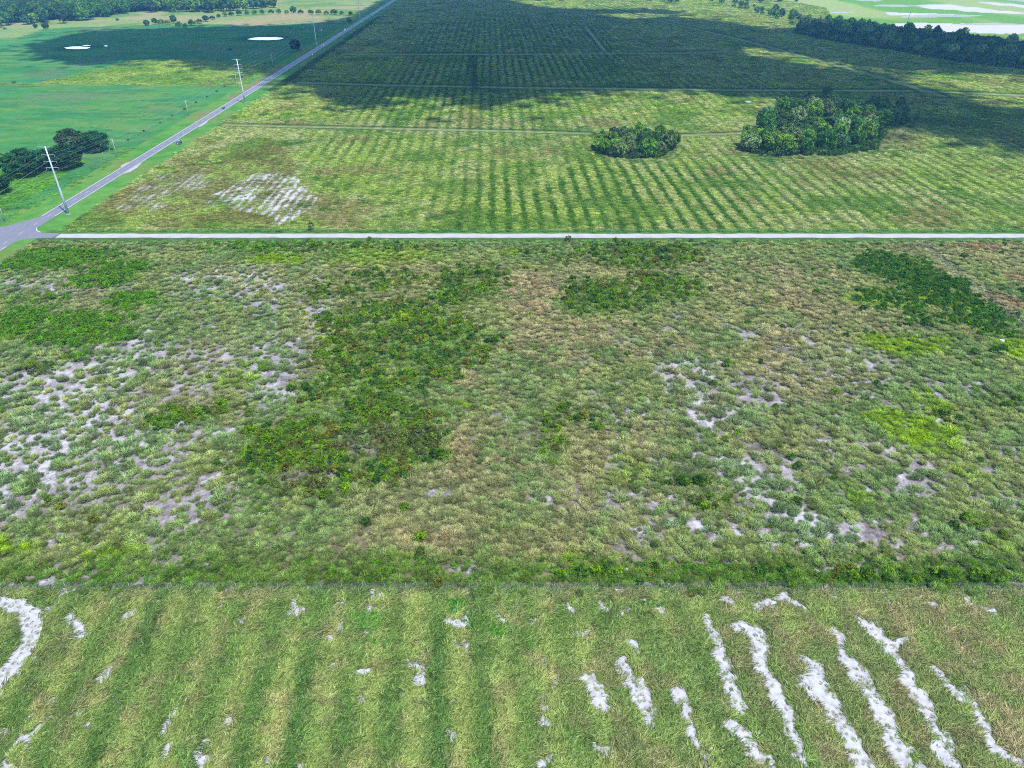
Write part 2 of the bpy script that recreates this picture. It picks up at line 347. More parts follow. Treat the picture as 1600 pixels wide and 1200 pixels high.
SANDW = [(230, 620, 310, 260, 1.0), (1230, 680, 400, 240, .85), (60, 760, 200, 200, .9), (420, 480, 160, 90, .9)]
def bedamp(ph, seed=0): 
    i = np.floor(ph + .5); return np.clip(.3 + .6 * _hash(i, i * 0 + 3, 91 + seed), .3, .8)
def sandr(x, y):
    e = ellipses(SANDR, x, y)
    return np.maximum(e, (.38 * sstep(.55, .64, fbm(x, y * .8, 3.6, 96)) + .12 * sstep(.5, .7, fbm(x, y, 22, 97))) * ellipses(SANDW, x, y) * (1 - np.clip(1.6 * ellipses(SHRUB, x, y), 0, 1)))
def land(X, Y):
    """what the ground is at world X, Y: albedo of soil or turf, bare-sand share, roughness of the sward, plus cover tint"""
    n = X.shape; U = rowu(X, Y); UF = X * math.cos(ROWF) + Y * math.sin(ROWF)
    n1 = fbm(X, Y, 2.2, 1); n2 = fbm(X, Y, 11, 2); n3 = fbm(X, Y, 45, 3); n4 = fbm(X, Y, 160, 4)
    rx = road_x(Y); dxr = X - rx
    wx = X + (fbm(X, Y, 14, 11) - 0.5) * 9; wy = Y + (fbm(X, Y, 14, 12) - 0.5) * 14
    far = sstep(500, 900, Y)
    col = np.zeros(n + (3,)); sand = np.zeros(n); rough = np.full(n, 0.6)
    # --- beyond the lime-rock road: old citrus rows under rough grass
    ph = UF / 7.7; tri = 0.5 + 0.5 * np.cos(2 * math.pi * (ph + 0.32 * (n3 - 0.5) + .12 * (n2 - .5)))
    row = sstep(0.50, 0.88, tri) * sstep(0.16, 0.42, 0.5 * fbm(X, Y * .3, 30, 30) + 0.5 * vnoise(X, Y, 16, 31) + 0.06)
    rowstr = (.26 + .3 * sstep(.42, .58, n4)) + .7 * ellipses([(930, 305, 250, 75, 1.0), (760, 80, 260, 75, .75), (1250, 270, 250, 60, .5)], X, Y)
    rowstr = np.clip(rowstr, 0, 1) * sstep(-190, -90, X)
    base = mixc(np.broadcast_to(C(146, 166, 90), n + (3,)), C(166, 174, 116), sstep(0.4, 0.65, n2))
    base = mixc(base, C(150, 174, 84), sstep(0.5, 0.7, fbm(X, Y, 70, 8)) * 0.55)
    base = mixc(base, C(138, 130, 86), sstep(0.55, 0.75, fbm(X, Y, 25, 9)) * 0.7)
    col = mixc(base, C(66, 106, 38), row * rowstr * 0.95)
    col = mixc(col, C(90, 126, 52), sstep(0.54, 0.70, fbm(X, Y, 30, 14)) * 0.7); col = mixc(col, C(74, 112, 44), sstep(.66, .8, vnoise(X, Y, 5, 18) * .7 + n3 * .3) * .8)
    wl = np.maximum(inpoly(P_WHITE, wx, wy) * 1.0, inpoly(P_WHITE2, wx, wy) * 0.75)
    rr = 0.5 + 0.5 * np.cos(2 * math.pi * (X + 229 + 1.2 * (n2 - .5)) / 4.2)
    sand = np.where(wl > 0, wl * (0.34 * rr + 0.74 * fbm(X, Y, 8, 21) - .04), 0.0)
    browng = inpoly(wpoly([(130,350),(230,280),(330,235),(420,215),(470,260),(430,300),(500,345),(300,358)]), wx, wy)
    col = mixc(col, C(112, 110, 58), browng * 0.65 * sstep(.3, .6, n2))
    for L, hw, gap in ((TR1, 2.6, 4.6), (TR2, 2.2, 4.0), (TR3, 4.0, 7.0), (TR4, 5.5, 9.0), (TR5, 3.5, 7.0), (TR6, 3, 4), (TR7, 1.4, 2.4), (TR8, 1.8, 3.2)):
        if (Y > 280).any():
            d = segdist(L, X, Y); rut = np.exp(-((d - gap) / (hw * 0.6)) ** 2); mid = np.exp(-(d / (hw * 0.8)) ** 2)
            col = mixc(col, C(52, 82, 38), rut * (0.95 if L not in (TR7, TR8) else .5)); col = mixc(col, C(180, 192, 140), mid * (0.8 if L not in (TR7, TR8) else .3))
    col = mixc(col, C(50, 82, 34), np.exp(-(segdist(TRD, X, Y) / 3.5) ** 2) * 0.9)
    # --- roadside verge and left pasture
    past = inpoly(P_PAST, wx, wy) | ((Y < 345) & (dxr < -14))
    pc = mixc(np.broadcast_to(C(100, 166, 94), n + (3,)), C(86, 156, 96), sstep(0.4, 0.6, fbm(X, Y * 3, 50, 5)))
    pc = mixc(pc, C(134, 172, 98), sstep(0.48, 0.72, fbm(X, Y * 2.5, 22, 6)) * 0.7); pc = mixc(pc, C(78, 132, 78), sstep(.56, .7, fbm(X * .5, Y * 2, 14, 61)) * .6); pc = mixc(pc, C(128, 150, 112), sstep(.58, .72, fbm(X, Y, 60, 62)) * .6)
    pm_ = past & (dxr < -8)
    col[pm_] = pc[pm_]; rough = np.where(pm_, 0.12, rough); sand = np.where(pm_, 0, sand)
    li = inpoly(P_LIGHT, X + (n2 - .5) * 10, Y + (n2 - .5) * 10); lc = mixc(mixc(np.broadcast_to(C(162, 186, 100), n + (3,)), C(126, 164, 80), sstep(.45, .65, n3)), C(146, 146, 90), sstep(.6, .75, n2) * .35)
    col[li] = lc[li]; rough = np.where(li, 0.6, rough)
    fl = inpoly(P_FARL, X, Y) & (dxr < -14); fc = mixc(mixc(np.broadcast_to(C(164, 186, 116), n + (3,)), C(192, 188, 140), sstep(.5, .7, n4)), C(120, 168, 84), sstep(.5, .7, n3) * .8)
    col[fl] = fc[fl]; rough = np.where(fl, 0.4, rough)
    tf = inpoly(P_TANF, wx, wy); col[tf] = mixc(fc, C(206, 182, 146), 0.1 + .7 * n3)[tf]
    # the left roadside scrub strip beside the oaks
    ls = (dxr < -30) & (dxr > -110) & (Y < 420 + 40 * n3) & (Y > 250)
    col[ls] = mixc(np.broadcast_to(C(112, 168, 66), n + (3,)), C(80, 132, 52), sstep(.4, .6, n2))[ls]; rough = np.where(ls, 0.8, rough)
    vg = (np.abs(dxr) < 15 + 3 * n2) & (Y > 60)
    vcol = mixc(mixc(np.broadcast_to(C(126, 180, 94), n + (3,)), C(104, 168, 84), sstep(.4, .6, n2)), C(150, 165, 96), sstep(.55, .75, n3) * .7)
    col[vg] = vcol[vg]; rough = np.where(vg, 0.15, rough); sand = np.where(vg, 0.0, sand)
    sb = (dxr < -4) & (dxr > -12) & (Y > 560) & (Y < 800); col[sb] = mixc(col, C(170, 150, 120), 0.7 * sstep(.35, .6, n3))[sb]
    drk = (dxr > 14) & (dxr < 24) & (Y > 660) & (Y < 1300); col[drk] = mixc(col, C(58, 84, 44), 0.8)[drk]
    col = mixc(col, C(62, 92, 60), ellipses([(415, 60, 44, 5, 1), (121, 74.3, 34, 4.5, 1)], X, Y) * .75)
    rf = inpoly(P_RIGHTF, X, Y)
    rc = mixc(np.broadcast_to(C(136, 188, 94), n + (3,)), C(190, 208, 136), sstep(.45, .65, fbm(X, Y * 0.25, 120, 7)))
    col[rf] = rc[rf]; rough = np.where(rf, 0.2, rough)
    for p in P_RSAND: sand = np.where(inpoly(p, X + (n3 - .5) * 20, Y + (n3 - .5) * 30), 0.9, sand)
    sand = np.where(rf & (fbm(X * 0.35, Y * 1.0, 60, 55) > 0.64), 0.55, sand)
    # --- rough field between the wire fence and the lime-rock road
    rg = (Y >= FENCE_Y) & (Y < RD0 + 3) & (dxr > 12)
    if rg.any():
        x, y = X[rg], Y[rg]; ex, ey = wx[rg], wy[rg]
        a1, a2, a3 = n1[rg], n2[rg], n3[rg]
        ex = x + (fbm(x, y, 10, 15) - .5) * 9; ey = y + (fbm(x, y, 10, 16) - .5) * 12
        s = sandr(ex, ey)
        c = mixc(np.broadcast_to(C(128, 132, 94), x.shape + (3,)), C(150, 142, 112), sstep(.4, .65, a2))
        c = mixc(c, mixc(np.broadcast_to(C(204, 196, 198), x.shape + (3,)), C(168, 159, 160), sstep(.4, .6, a1)), np.clip(s * 2.6 + ellipses(THATCH, ex, ey) * .8, 0, 1))
        c = mixc(c, C(74, 96, 42), np.clip(ellipses(SHRUB, ex, ey) * 1.2, 0, .9))
        c = mixc(c, C(110, 150, 50), ellipses(YELLOW, ex, ey) * .8)
        c = mixc(c, C(90, 132, 74), (y > RD0 - 5) * 0.8)
        col[rg] = c
        sand[rg] = np.clip(s * 0.85 + 1.0 * (fbm(x, y, 2.0, 23) - 0.45) * (s > 0.1), 0, 1) * (y < RD0 - 6)
        rough[rg] = 0.8
    fv = (Y > RD1 - 3) & (Y < RD1 + 5) & (dxr > 12); col[fv] = mixc(col, C(96, 142, 78), .8)[fv]; sand[fv] = 0
    # --- mown field in the foreground
    nf = Y < FENCE_Y
    if nf.any():
        x, y = X[nf], Y[nf]; u = U[nf]; a1, a2, a3 = n1[nf], n2[nf], n3[nf]
        ph = (u - BED0) / 8.4 + 0.3 * (a3 - .5) + .12 * (a2 - .5)
        st = 0.5 + 0.5 * np.cos(2 * math.pi * ph)
        c = mixc(np.broadcast_to(C(128, 146, 74), x.shape + (3,)), C(92, 128, 56), sstep(.4, .9, st) * .7 * bedamp(ph + .5) * sstep(.3, .6, fbm(x, y, 18, 66)))
        c = mixc(c, C(150, 140, 92), sstep(.5, .7, a2) * .6)
        s = np.zeros(x.shape); ex = x + (fbm(x, y, 1.5, 40, 4) - .5) * 3.4; ey = y + (fbm(x, y, 1.5, 41, 4) - .5) * 3.4
        for L, hw in STRIPS:
            W = [at(*p) for p in L]; zc = KZ / (L[0][1] - HY); h = hw * .9 * zc / F
            d = segdist(W, ex, ey); s = np.maximum(s, (1.0 - sstep(0.6, 1.7, d / h) * 0.9) * (.62 + .6 * vnoise(x, y, 2.4, 79)))
        s = np.maximum(s * (s > .12), sstep(0.61, 0.70, .62 * vnoise(x, y * .8, 1.2, 77) + .38 * vnoise(x, y * .6, 5, 78)) * 0.8 * sstep(.1, .7, st))
        W = [at(*p) for p in TRACKLOOP]; d = segdist(W, x + (ex - x) * .25, y + (ey - y) * .25)
        s = np.maximum(s, 1 - sstep(1.6, 2.6, d) * .95 - 0.35 * np.exp(-(d / .35) ** 2))
        inner = inpoly(wpoly([(-30,956),(10,958),(30,972),(28,990),(0,1030),(-30,1050)]), x, y); c = mixc(c, C(150, 120, 92), inner * .7)
        fb = np.exp(-((y - FENCE_Y + .8) / 1.5) ** 2); c = mixc(c, C(118, 128, 104), fb * .35)
        c = mixc(c, C(90, 150, 60), ellipses(WEED, x, y) * .8)
        col[nf] = c; sand[nf] = np.where(s > .12, s * .85, 0); rough[nf] = .7
    return col, sand, rough
BED0 = float(rowu(*[np.array(v) for v in at(1366, 1100)]))

# ------------------------------------------------------------------ ground sheet
def axis(segs):
    out = []
    for a, b, s in segs: out += list(np.arange(a, b, s))
    return out
half = axis([(0, 125, .8), (125, 300, 1.7), (300, 720, 5.5), (720, 1800, 18), (1800, 4000, 150), (4000, 12000, 800)]) + [12000]
gx = np.array([-v for v in half[:0:-1]] + half)
gy = np.array(axis([(-12000, -1000, 1000), (-1000, 40, 80), (40, 108, .7), (108, 325, 1.05), (325, 720, 3.0), (720, 2000, 9), (2000, 4000, 80), (4000, 12000, 700)]) + [12000])
GX, GY = np.meshgrid(gx, gy)
gX, gY = GX.ravel(), GY.ravel()
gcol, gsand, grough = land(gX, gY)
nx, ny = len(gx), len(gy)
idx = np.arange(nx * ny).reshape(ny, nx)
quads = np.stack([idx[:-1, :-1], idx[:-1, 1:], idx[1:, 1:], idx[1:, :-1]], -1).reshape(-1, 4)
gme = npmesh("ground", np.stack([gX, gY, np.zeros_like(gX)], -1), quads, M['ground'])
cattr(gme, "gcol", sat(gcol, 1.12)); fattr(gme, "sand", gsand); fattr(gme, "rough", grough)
setp(link("ground", gme), kind="structure", label="flat fields of rough grass, pasture and bare sand", cat="ground")

# ------------------------------------------------------------------ roads
ys = list(np.arange(-60, 700, 20)) + list(np.arange(700, 3000, 60))
def strip(off0, off1, z, y0=-60, y1=3000, yy=None):
    b = MB(); q = [v for v in (yy or ys) if y0 <= v <= y1]
    for y in q:
        x = float(road_x(y)); b.v += [(x + off0, y, z), (x + off1, y, z)]
    for i in range(len(q) - 1): b.f.append((2 * i, 2 * i + 1, 2 * i + 3, 2 * i + 2))
    return b
road = strip(-3.8, 3.8, 0.03).build("road", M['asphalt']); setp(road, kind="structure", label="narrow two lane asphalt road running to the top", cat="road")
b = MB(); b.sheet([(-225.2, 306), (-225.2, 323.5), (-223, 319.5), (-220, 317.0), (-212, 316.4), (-210, 315.5), (-211, 310.6), (-218, 310), (-222.5, 308.8)], 0.034)
setp(b.build("junction_apron", M['asphalt']), kind="structure", label="asphalt apron where the pale lane meets the road", cat="road")
b = MB(); b.sheet([(-232.8, 338), (-232.8, 300), (-300, 300), (-300, 319), (-252, 321.5), (-241, 326)], 0.034)
setp(b.build("junction_apron", M['asphalt']), kind="structure", label="asphalt mouth of a road leaving to the left at the junction", cat="road")
b = MB(); xs = np.arange(-209.8, 900, 4)
for i, x in enumerate(xs):
    j0, j1 = random.uniform(-.3, .3), random.uniform(-.3, .3); b.v += [(x, RD0 + j0, .026), (x, RD1 + j1 - max(0, x) * .0008, .026)]
for i in range(len(xs) - 1): b.f.append((2 * i, 2 * i + 2, 2 * i + 3, 2 * i + 1))
setp(b.build("side_road", M['limerock']), kind="structure", label="pale straight lime rock lane crossing the picture", cat="road")
strip(-3.5, -3.02, .045, 340, 3000).build("edge_line", M['paint'], road)
strip(3.02, 3.5, .045, 324, 3000).build("edge_line", M['paint'], road)
strip(3.02, 3.5, .045, -60, 303).build("edge_line", M['paint'], road)
dash = MB(); dash.box((0, 0, 0.002), (0.36, 3.6, 0.004)); dme = dash.mesh("lane_dash", M['paint_y'])
for k in range(-4, 60):
    y = at(54, 350)[1] + 12.2 * k
    link("lane_dash", dme, road, (float(road_x(y)), y, .046))
b = MB(); b.sheet([(-225.6, 323.3), (-225.6, 323.9), (-223.2, 320.1), (-220.2, 317.8), (-220.2, 317.4), (-223.5, 319.6)], .05)
b.build("edge_line", M['paint'], road)
for pts in ([(192,272),(198,264),(206,261),(214,257),(222,254),(214,262),(204,268)], [(188,259.5),(196,255),(202,253),(199,256.5),(190,261)], [(308,197.5),(318,192),(326,188),(322,192.5),(312,198.5)]):
    b = MB(); P = [at(*p) for p in pts]; b.sheet([(x, y) for x, y in P], .022)
    setp(b.build("field_entrance", M['limerock']), kind="structure", label="patch of pale crushed rock at the road edge", cat="road")

# ponds
def pond(pts, label):
    P = [at(*p) for p in pts]; c = np.mean(P, 0); b = MB(); n = len(P); out = []
    for i in range(n):
        a, d = np.array(P[i]), np.array(P[(i + 1) % n])
        for t in (0, .33, .66):
            p = a + (d - a) * t; p = c + (p - c) * (1 + random.uniform(-.05, .05)); out.append(tuple(p))
    b.sheet(out, 0.03); setp(b.build("pond", M['water']), kind="structure", label=label, cat="water")
pond([(386,61.2),(398,58.8),(412,58),(430,58.2),(444,59.5),(438,61.5),(420,62.6),(400,62.4)], "small bright pond in the shaded pasture beside the road")
pond([(100,74.6),(112,72.8),(126,72.6),(142,74.2),(136,76),(118,76.8),(104,76)], "small bright pond in the shaded pasture at the left")
pond([(128,71.2),(136,70.3),(142,71),(136,71.9)], "thin puddle just above the left pond")
pond([(162,71.8),(166,71),(169,71.8),(165,72.5)], "tiny puddle to the right of the left pond")

# ------------------------------------------------------------------ plants: source meshes
SRC = {}
def source(coll, name, me):
    c = SRC.get(coll)
    if c is None: c = bpy.data.collections.new(coll); SRC[coll] = c
    o = bpy.data.objects.new("%s_%02d" % (name, len(c.objects)), me); c.objects.link(o); return o
def tuft(n, rad, h, wd, lean, seed, mat, wind=0.0, spread=0.55):
    g = np.random.default_rng(seed)
    a = g.uniform(0, 2 * math.pi, n); r = rad * spread * np.sqrt(g.uniform(0, 1, n)); bx, by = r * np.cos(a), r * np.sin(a)
    da = a + g.normal(0, .7, n); dx, dy = np.cos(da) + wind, np.sin(da) + wind * .5
    l = np.hypot(dx, dy) + 1e-6; dx, dy = dx / l, dy / l
    hh = h * g.uniform(.55, 1.1, n); ln = lean * g.uniform(.5, 1.2, n) * rad
    sx, sy = -dy, dx; w_ = wd * g.uniform(.6, 1.2, n) / 2
    P = lambda x, y, z: np.stack([x, y, z], -1)
    p0 = P(bx, by, np.zeros(n)); p1 = P(bx + dx * ln * .38, by + dy * ln * .38, hh * .72); p2 = P(bx + dx * ln, by + dy * ln, hh * g.uniform(.7, 1.05, n))
    S = P(sx * w_, sy * w_, np.zeros(n))
    V = np.stack([p0 - S * .7, p0 + S * .7, p1 + S, p1 - S, p2 + S * .25, p2 - S * .25], 1).reshape(-1, 3)
    k = np.arange(n)[:, None] * 6
    Fc = np.concatenate([k + np.array([[0, 1, 2, 3]]), k + np.array([[3, 2, 4, 5]])])
    me = npmesh("tuft", V, Fc, mat); fattr(me, "v", np.repeat(g.uniform(0, 1, n), 6)); return me
def leafcloud(seed, rx, ry, rz, zc, nclump, nleaf, size, mat, crad=.34, low=-.35, jit=.7, shell=.55):
    """a crown of leaf-sized faces gathered in clumps"""
    g = np.random.default_rng(seed); Vs = []; vv = []
    R3 = np.array([rx, ry, rz])
    for c in range(nclump):
        while True:
            d = g.normal(0, 1, 3); d /= np.linalg.norm(d)
            if d[2] > low: break
        f = g.uniform(shell, 1.0) ** .7; cr = crad * g.uniform(.6, 1.25)
        cen = d * f * (1 - cr * .5)
        q = g.normal(0, 1, (nleaf, 3)); q /= np.linalg.norm(q, axis=1)[:, None]
        q[:, 2] = np.abs(q[:, 2]) * np.where(g.uniform(0, 1, nleaf) < .8, 1, -1)
        pos = (cen + q * cr * g.uniform(.55, 1.0, (nleaf, 1))) * R3; pos[:, 2] += zc
        nrm = q + g.normal(0, jit, (nleaf, 3)); nrm /= np.linalg.norm(nrm, axis=1)[:, None]
        t = np.cross(nrm, g.normal(0, 1, (nleaf, 3))); t /= np.linalg.norm(t, axis=1)[:, None]; bt = np.cross(nrm, t)
        s = size * g.uniform(.55, 1.2, (nleaf, 1))
        Vs.append(np.stack([pos - t * s, pos - bt * s * .6, pos + t * s, pos + bt * s * .6], 1).reshape(-1, 3))
        vv.append(np.repeat(np.clip(g.uniform(.1, .9) + g.normal(0, .16, nleaf), 0, 1), 4))
    V = np.concatenate(Vs); V[:, 2] = np.maximum(V[:, 2], 0.02)
    me = npmesh("leaves", V, np.arange(len(V)).reshape(-1, 4), mat); fattr(me, "v", np.concatenate(vv)); return me

for i in range(6): source("src_mown", "grass_tuft", tuft(24, 1.5, .42, .10, .85, 100 + i, M['meadow'], wind=1.3, spread=.6))
for i in range(6): source("src_tussock", "tussock", tuft(150, .95, .85, .05, .62, 200 + i, M['grass'], wind=.2, spread=.62))
for i in range(5): source("src_clump", "grass_clump", tuft(80, 1.5, 1.0, .10, .7, 300 + i, M['grass'], wind=.25, spread=.85))
for i in range(6): source("src_bush", "bush", leafcloud(400 + i, 1.05, 1.0, .85, .62, 26, 24, .13, M['bushleaf'], .36, -.45))
for i in range(4): source("src_weed", "weed", leafcloud(450 + i, 1.0, .9, .5, .28, 16, 16, .12, M['bushleaf'], .34, -.2))

def scatter(name, src, X, Y, tint, scl, rot, pick, z=None, sk_=None):
    me = bpy.data.meshes.new(name + "_points"); n = len(X)
    co = np.zeros((n, 3), np.float32); co[:, 0] = X; co[:, 1] = Y
    if z is not None: co[:, 2] = z
    me.vertices.add(n); me.vertices.foreach_set("co", co.ravel())
    cattr(me, "tint", sat(tint, sk_ or {"src_mown": 1.08, "src_tussock": 1.22, "src_clump": 1.14 if len(X) < 1 or np.median(Y) < 520 else 1.34}.get(src, 1.26))); fattr(me, "rot", rot)
    a = me.attributes.new("scl", 'FLOAT_VECTOR', 'POINT'); a.data.foreach_set("vector", np.asarray(scl, np.float32).ravel())
    a = me.attributes.new("pick", 'INT', 'POINT'); a.data.foreach_set("value", np.asarray(pick, np.int32))
    o = link(name, me)
    ng = bpy.data.node_groups.new(name, 'GeometryNodeTree')
    ng.interface.new_socket(name="Geometry", in_out='INPUT', socket_type='NodeSocketGeometry'); ng.interface.new_socket(name="Geometry", in_out='OUTPUT', socket_type='NodeSocketGeometry')
    N = ng.nodes.new; L = ng.links.new
    gi = N("NodeGroupInput"); go = N("NodeGroupOutput"); ip = N("GeometryNodeInstanceOnPoints"); ci = N("GeometryNodeCollectionInfo")
    ci.inputs["Collection"].default_value = SRC[src]; ci.inputs["Separate Children"].default_value = True; ci.inputs["Reset Children"].default_value = True
    def named(t, nm):
        q = N("GeometryNodeInputNamedAttribute"); q.data_type = t; q.inputs["Name"].default_value = nm; return q.outputs["Attribute"]
    cx = N("ShaderNodeCombineXYZ"); er = N("FunctionNodeEulerToRotation")
    L(named('FLOAT', 'rot'), cx.inputs[2]); L(cx.outputs[0], er.inputs[0])
    L(gi.outputs[0], ip.inputs["Points"]); L(ci.outputs[0], ip.inputs["Instance"]); ip.inputs["Pick Instance"].default_value = True
    L(named('INT', 'pick'), ip.inputs["Instance Index"]); L(er.outputs[0], ip.inputs["Rotation"]); L(named('FLOAT_VECTOR', 'scl'), ip.inputs["Scale"])
    L(ip.outputs[0], go.inputs[0])
    md = o.modifiers.new("scatter", 'NODES'); md.node_group = ng
    return o
def jgrid(x0, x1, y0, y1, s):
    a, b_ = np.meshgrid(np.arange(x0, x1, s), np.arange(y0, y1, s)); a = a.ravel(); b_ = b_.ravel()
    return a + RNG.uniform(-.5, .5, a.shape) * s, b_ + RNG.uniform(-.5, .5, a.shape) * s
def inview(X, Y, mx=1.06, pad=6): return np.abs(X) < (zc_of(Y) * 800 / F) * mx + pad
def U01(n): return RNG.uniform(0, 1, n)

# ------------------------------------------------------------------ mown field grass
X, Y = jgrid(-125, 125, 58, FENCE_Y - .3, .5)
k = inview(X, Y); X, Y = X[k], Y[k]
_, sd, _ = land(X, Y)
k = U01(len(X)) > np.where(sd > .3, .44 + sd * .5, sd * .9); X, Y, sd = X[k], Y[k], sd[k]
n = len(X); a2 = fbm(X, Y, 9, 61); a3 = fbm(X, Y, 35, 3); a4 = fbm(X, Y, 3.5, 63)
st = 0.5 + 0.5 * np.cos(2 * math.pi * ((rowu(X, Y) - BED0) / 8.4 + .18 * (a3 - .5)))
right = sstep(0, 70, X)
t = mixc(np.broadcast_to(C(122, 152, 80), (n, 3)), C(148, 169, 94), sstep(.42, .62, a2) * .8)
t = mixc(t, C(170, 152, 116), np.clip(sstep(.48, .68, a4) * .55 + right * .35 * sstep(.3, .7, 1 - st), 0, .9))
phb = (rowu(X, Y) - BED0) / 8.4 + .5 + .3 * (a3 - .5) + .2 * (a2 - .5); gr = .5 + .5 * np.cos(2 * math.pi * phb)
t = mixc(t, C(78, 120, 56), sstep(.25, 1.0, gr) * bedamp(phb) * (.6 + .6 * sstep(.3, .56, fbm(X, Y * .6, 14, 67))) * (1 - .5 * right))
t = mixc(t, C(176, 186, 108), sstep(.4, 0, gr) * .5 * (1 - right) * bedamp(phb + .5, 5))
t = mixc(t, C(108, 128, 100), np.exp(-((Y - FENCE_Y + .7) / 1.2) ** 2) * .5)
t = mixc(t, C(84, 150, 58), ellipses(WEED, X, Y) * .6)
t = t * 1.5 * RNG.uniform(.55, 1.45, (n, 1))
s = RNG.uniform(.5, 1.1, n) * np.where(sd > .25, .42, 1)
o = scatter("mown_grass", "src_mown", X, Y, t, np.stack([s, s, s * RNG.uniform(.7, 1.3, n)], -1), RNG.normal(.35, .75, n), RNG.integers(0, 6, n))
setp(o, "short tangled green and straw grass of the near field", "grass", kind="stuff")
X, Y = jgrid(-60, 60, 85, FENCE_Y - 1, .7); e = ellipses(WEED, X + (fbm(X, Y, 2, 5) - .5) * 3, Y); k = U01(len(X)) < e * .85; X, Y = X[k], Y[k]; n = len(X)
s = RNG.uniform(.35, .65, n)
o = scatter("weed_patch", "src_weed", X, Y, np.broadcast_to(C(72, 150, 44), (n, 3)) * RNG.uniform(.8, 1.3, (n, 1)) * 1.3, np.stack([s, s, s], -1), U01(n) * 6.28, RNG.integers(0, 4, n))
setp(o, "bright green broadleaf weeds in the near field below the wire fence", "weeds", kind="stuff")

# ------------------------------------------------------------------ rough field
X, Y = jgrid(-225, 245, FENCE_Y - 1.6, RD0 - 3.5, 1.22)
k = (Y > FENCE_Y + .4) | (U01(len(X)) < .45 * sstep(.4, .7, vnoise(X, Y, 4, 98))); X, Y = X[k], Y[k]
k = inview(X, Y) & (X > road_x(Y) + 13); X, Y = X[k], Y[k]
col, sd, _ = land(X, Y)
ex = X + (fbm(X, Y, 10, 15) - .5) * 9; ey = Y + (fbm(X, Y, 10, 16) - .5) * 12
SB = ellipses(SHRUB, ex, ey); YL = ellipses(YELLOW, ex, ey); TN = ellipses(TAN, ex, ey); SZ = sandr(ex, ey); RU = ellipses(RUST, ex, ey); TH = ellipses(THATCH, ex, ey)
clump = vnoise(X, Y, 3.1, 81) * .6 + vnoise(X, Y, 1.6, 82) * .4
zone = sstep(.06, .34, SZ + .25 * (fbm(X, Y, 9, 95) - .5))
dens = 1 - zone * (.50 + .22 * sstep(.56, .40, clump)) - TH * .3 - .40 * sstep(.5, .36, clump) * (1 - zone)
k = U01(len(X)) < dens * .97; sel = [v[k] for v in (X, Y, SB, YL, TN, SZ, RU, TH, sd)]
X, Y, SB, YL, TN, SZ, RU, TH, sd = sel; n = len(X)
a2 = fbm(X, Y, 12, 91); a3 = fbm(X, Y, 40, 92); a1 = vnoise(X, Y, 3, 93)
t = mixc(np.broadcast_to(C(118, 140, 88), (n, 3)), C(136, 149, 95), sstep(.4, .6, a2))
t = mixc(t, C(164, 152, 118), np.clip(TN * 1.1 * sstep(.25, .6, a1 * .5 + a2 * .5) + sstep(.55, .7, a3) * .4, 0, .95))
t = mixc(t, C(116, 138, 98), np.clip(SZ * 1.6, 0, .9) * sstep(.35, .6, a1))
t = mixc(t, C(98, 130, 62), np.clip(SB * 1.1, 0, 1) * sstep(.2, .6, a1 + .15))
t = mixc(t, C(128, 158, 58), np.clip(YL * 1.1, 0, 1) * sstep(.1, .5, a1 + .1))
t = mixc(t, C(150, 128, 100), np.clip(RU * 1.1, 0, .9)); t = mixc(t, C(120, 104, 96), TH * .6 * (a1 > .5))
t = mixc(t, C(96, 140, 70), (Y > RD0 - 7) * .7); t = mixc(t, C(92, 120, 56), sstep(13, 4, Y - FENCE_Y + 6 * (a2 - .5)) * .8)
dg = segdist(TRDIAG, X, Y); t = mixc(t, C(150, 158, 120), np.exp(-((dg - 2) / 2) ** 2) * .7)
t = t * 2.05 * RNG.uniform(.48, 1.52, (n, 1))
s = np.clip(RNG.lognormal(-.08, .28, n), .5, 1.6) * (1 + .25 * (SZ > .25)) * (1 - .25 * (Y > RD0 - 7)) * np.where(dg < 2, .5, 1)
o = scatter("tussock_grass", "src_tussock", X, Y, t, np.stack([s * RNG.uniform(.9, 1.3, n), s, s * RNG.uniform(.7, 1.15, n)], -1), RNG.uniform(0, 6.28, n), RNG.integers(0, 6, n))
setp(o, "pale tussocks of wild grass covering the rough field", "grass", kind="stuff")
# low matted grass between the tussocks
k = U01(n) < np.where(SZ < .2, .8, .7); mx_, my_ = X[k] + RNG.normal(0, .9, k.sum()), Y[k] + RNG.normal(0, .9, k.sum()); tm = t[k] * RNG.uniform(.6, 1.05, (k.sum(), 1)); q = RNG.uniform(.5, .9, k.sum()) * np.where(SZ[k] < .2, 1, .5)
keep = my_ > FENCE_Y + .8; mx_, my_, tm, q = mx_[keep], my_[keep], tm[keep], q[keep]
o = scatter("matted_grass", "src_mown", mx_, my_, tm, np.stack([q, q, q * 1.1], -1), RNG.uniform(0, 6.28, len(q)), RNG.integers(0, 6, len(q)))
setp(o, "low matted grass between the tussocks of the rough field", "grass", kind="stuff")
# rank weeds along the field side of the wire fence
wx_, wy_ = jgrid(-112, 112, FENCE_Y + .8, FENCE_Y + 12, 1.1); k = inview(wx_, wy_) & (U01(len(wx_)) < sstep(12, 3, wy_ - FENCE_Y) * (.30 + .45 * sstep(10, 60, wx_)) * sstep(.3, .55, vnoise(wx_, wy_, 5, 97) + .1)); wx_, wy_ = wx_[k], wy_[k]; q = RNG.uniform(.45, .95, len(wx_))
tw = mixc(np.broadcast_to(C(92, 140, 48), (len(q), 3)), C(70, 106, 46), U01(len(q))) * 2.1 * RNG.uniform(.7, 1.3, (len(q), 1))
o = scatter("fence_weeds", "src_weed", wx_, wy_, tw, np.stack([q, q, q * 1.5], -1), RNG.uniform(0, 6.28, len(q)), RNG.integers(0, 4, len(q)))
setp(o, "rank green weeds along the far side of the wire fence", "weeds", kind="stuff")

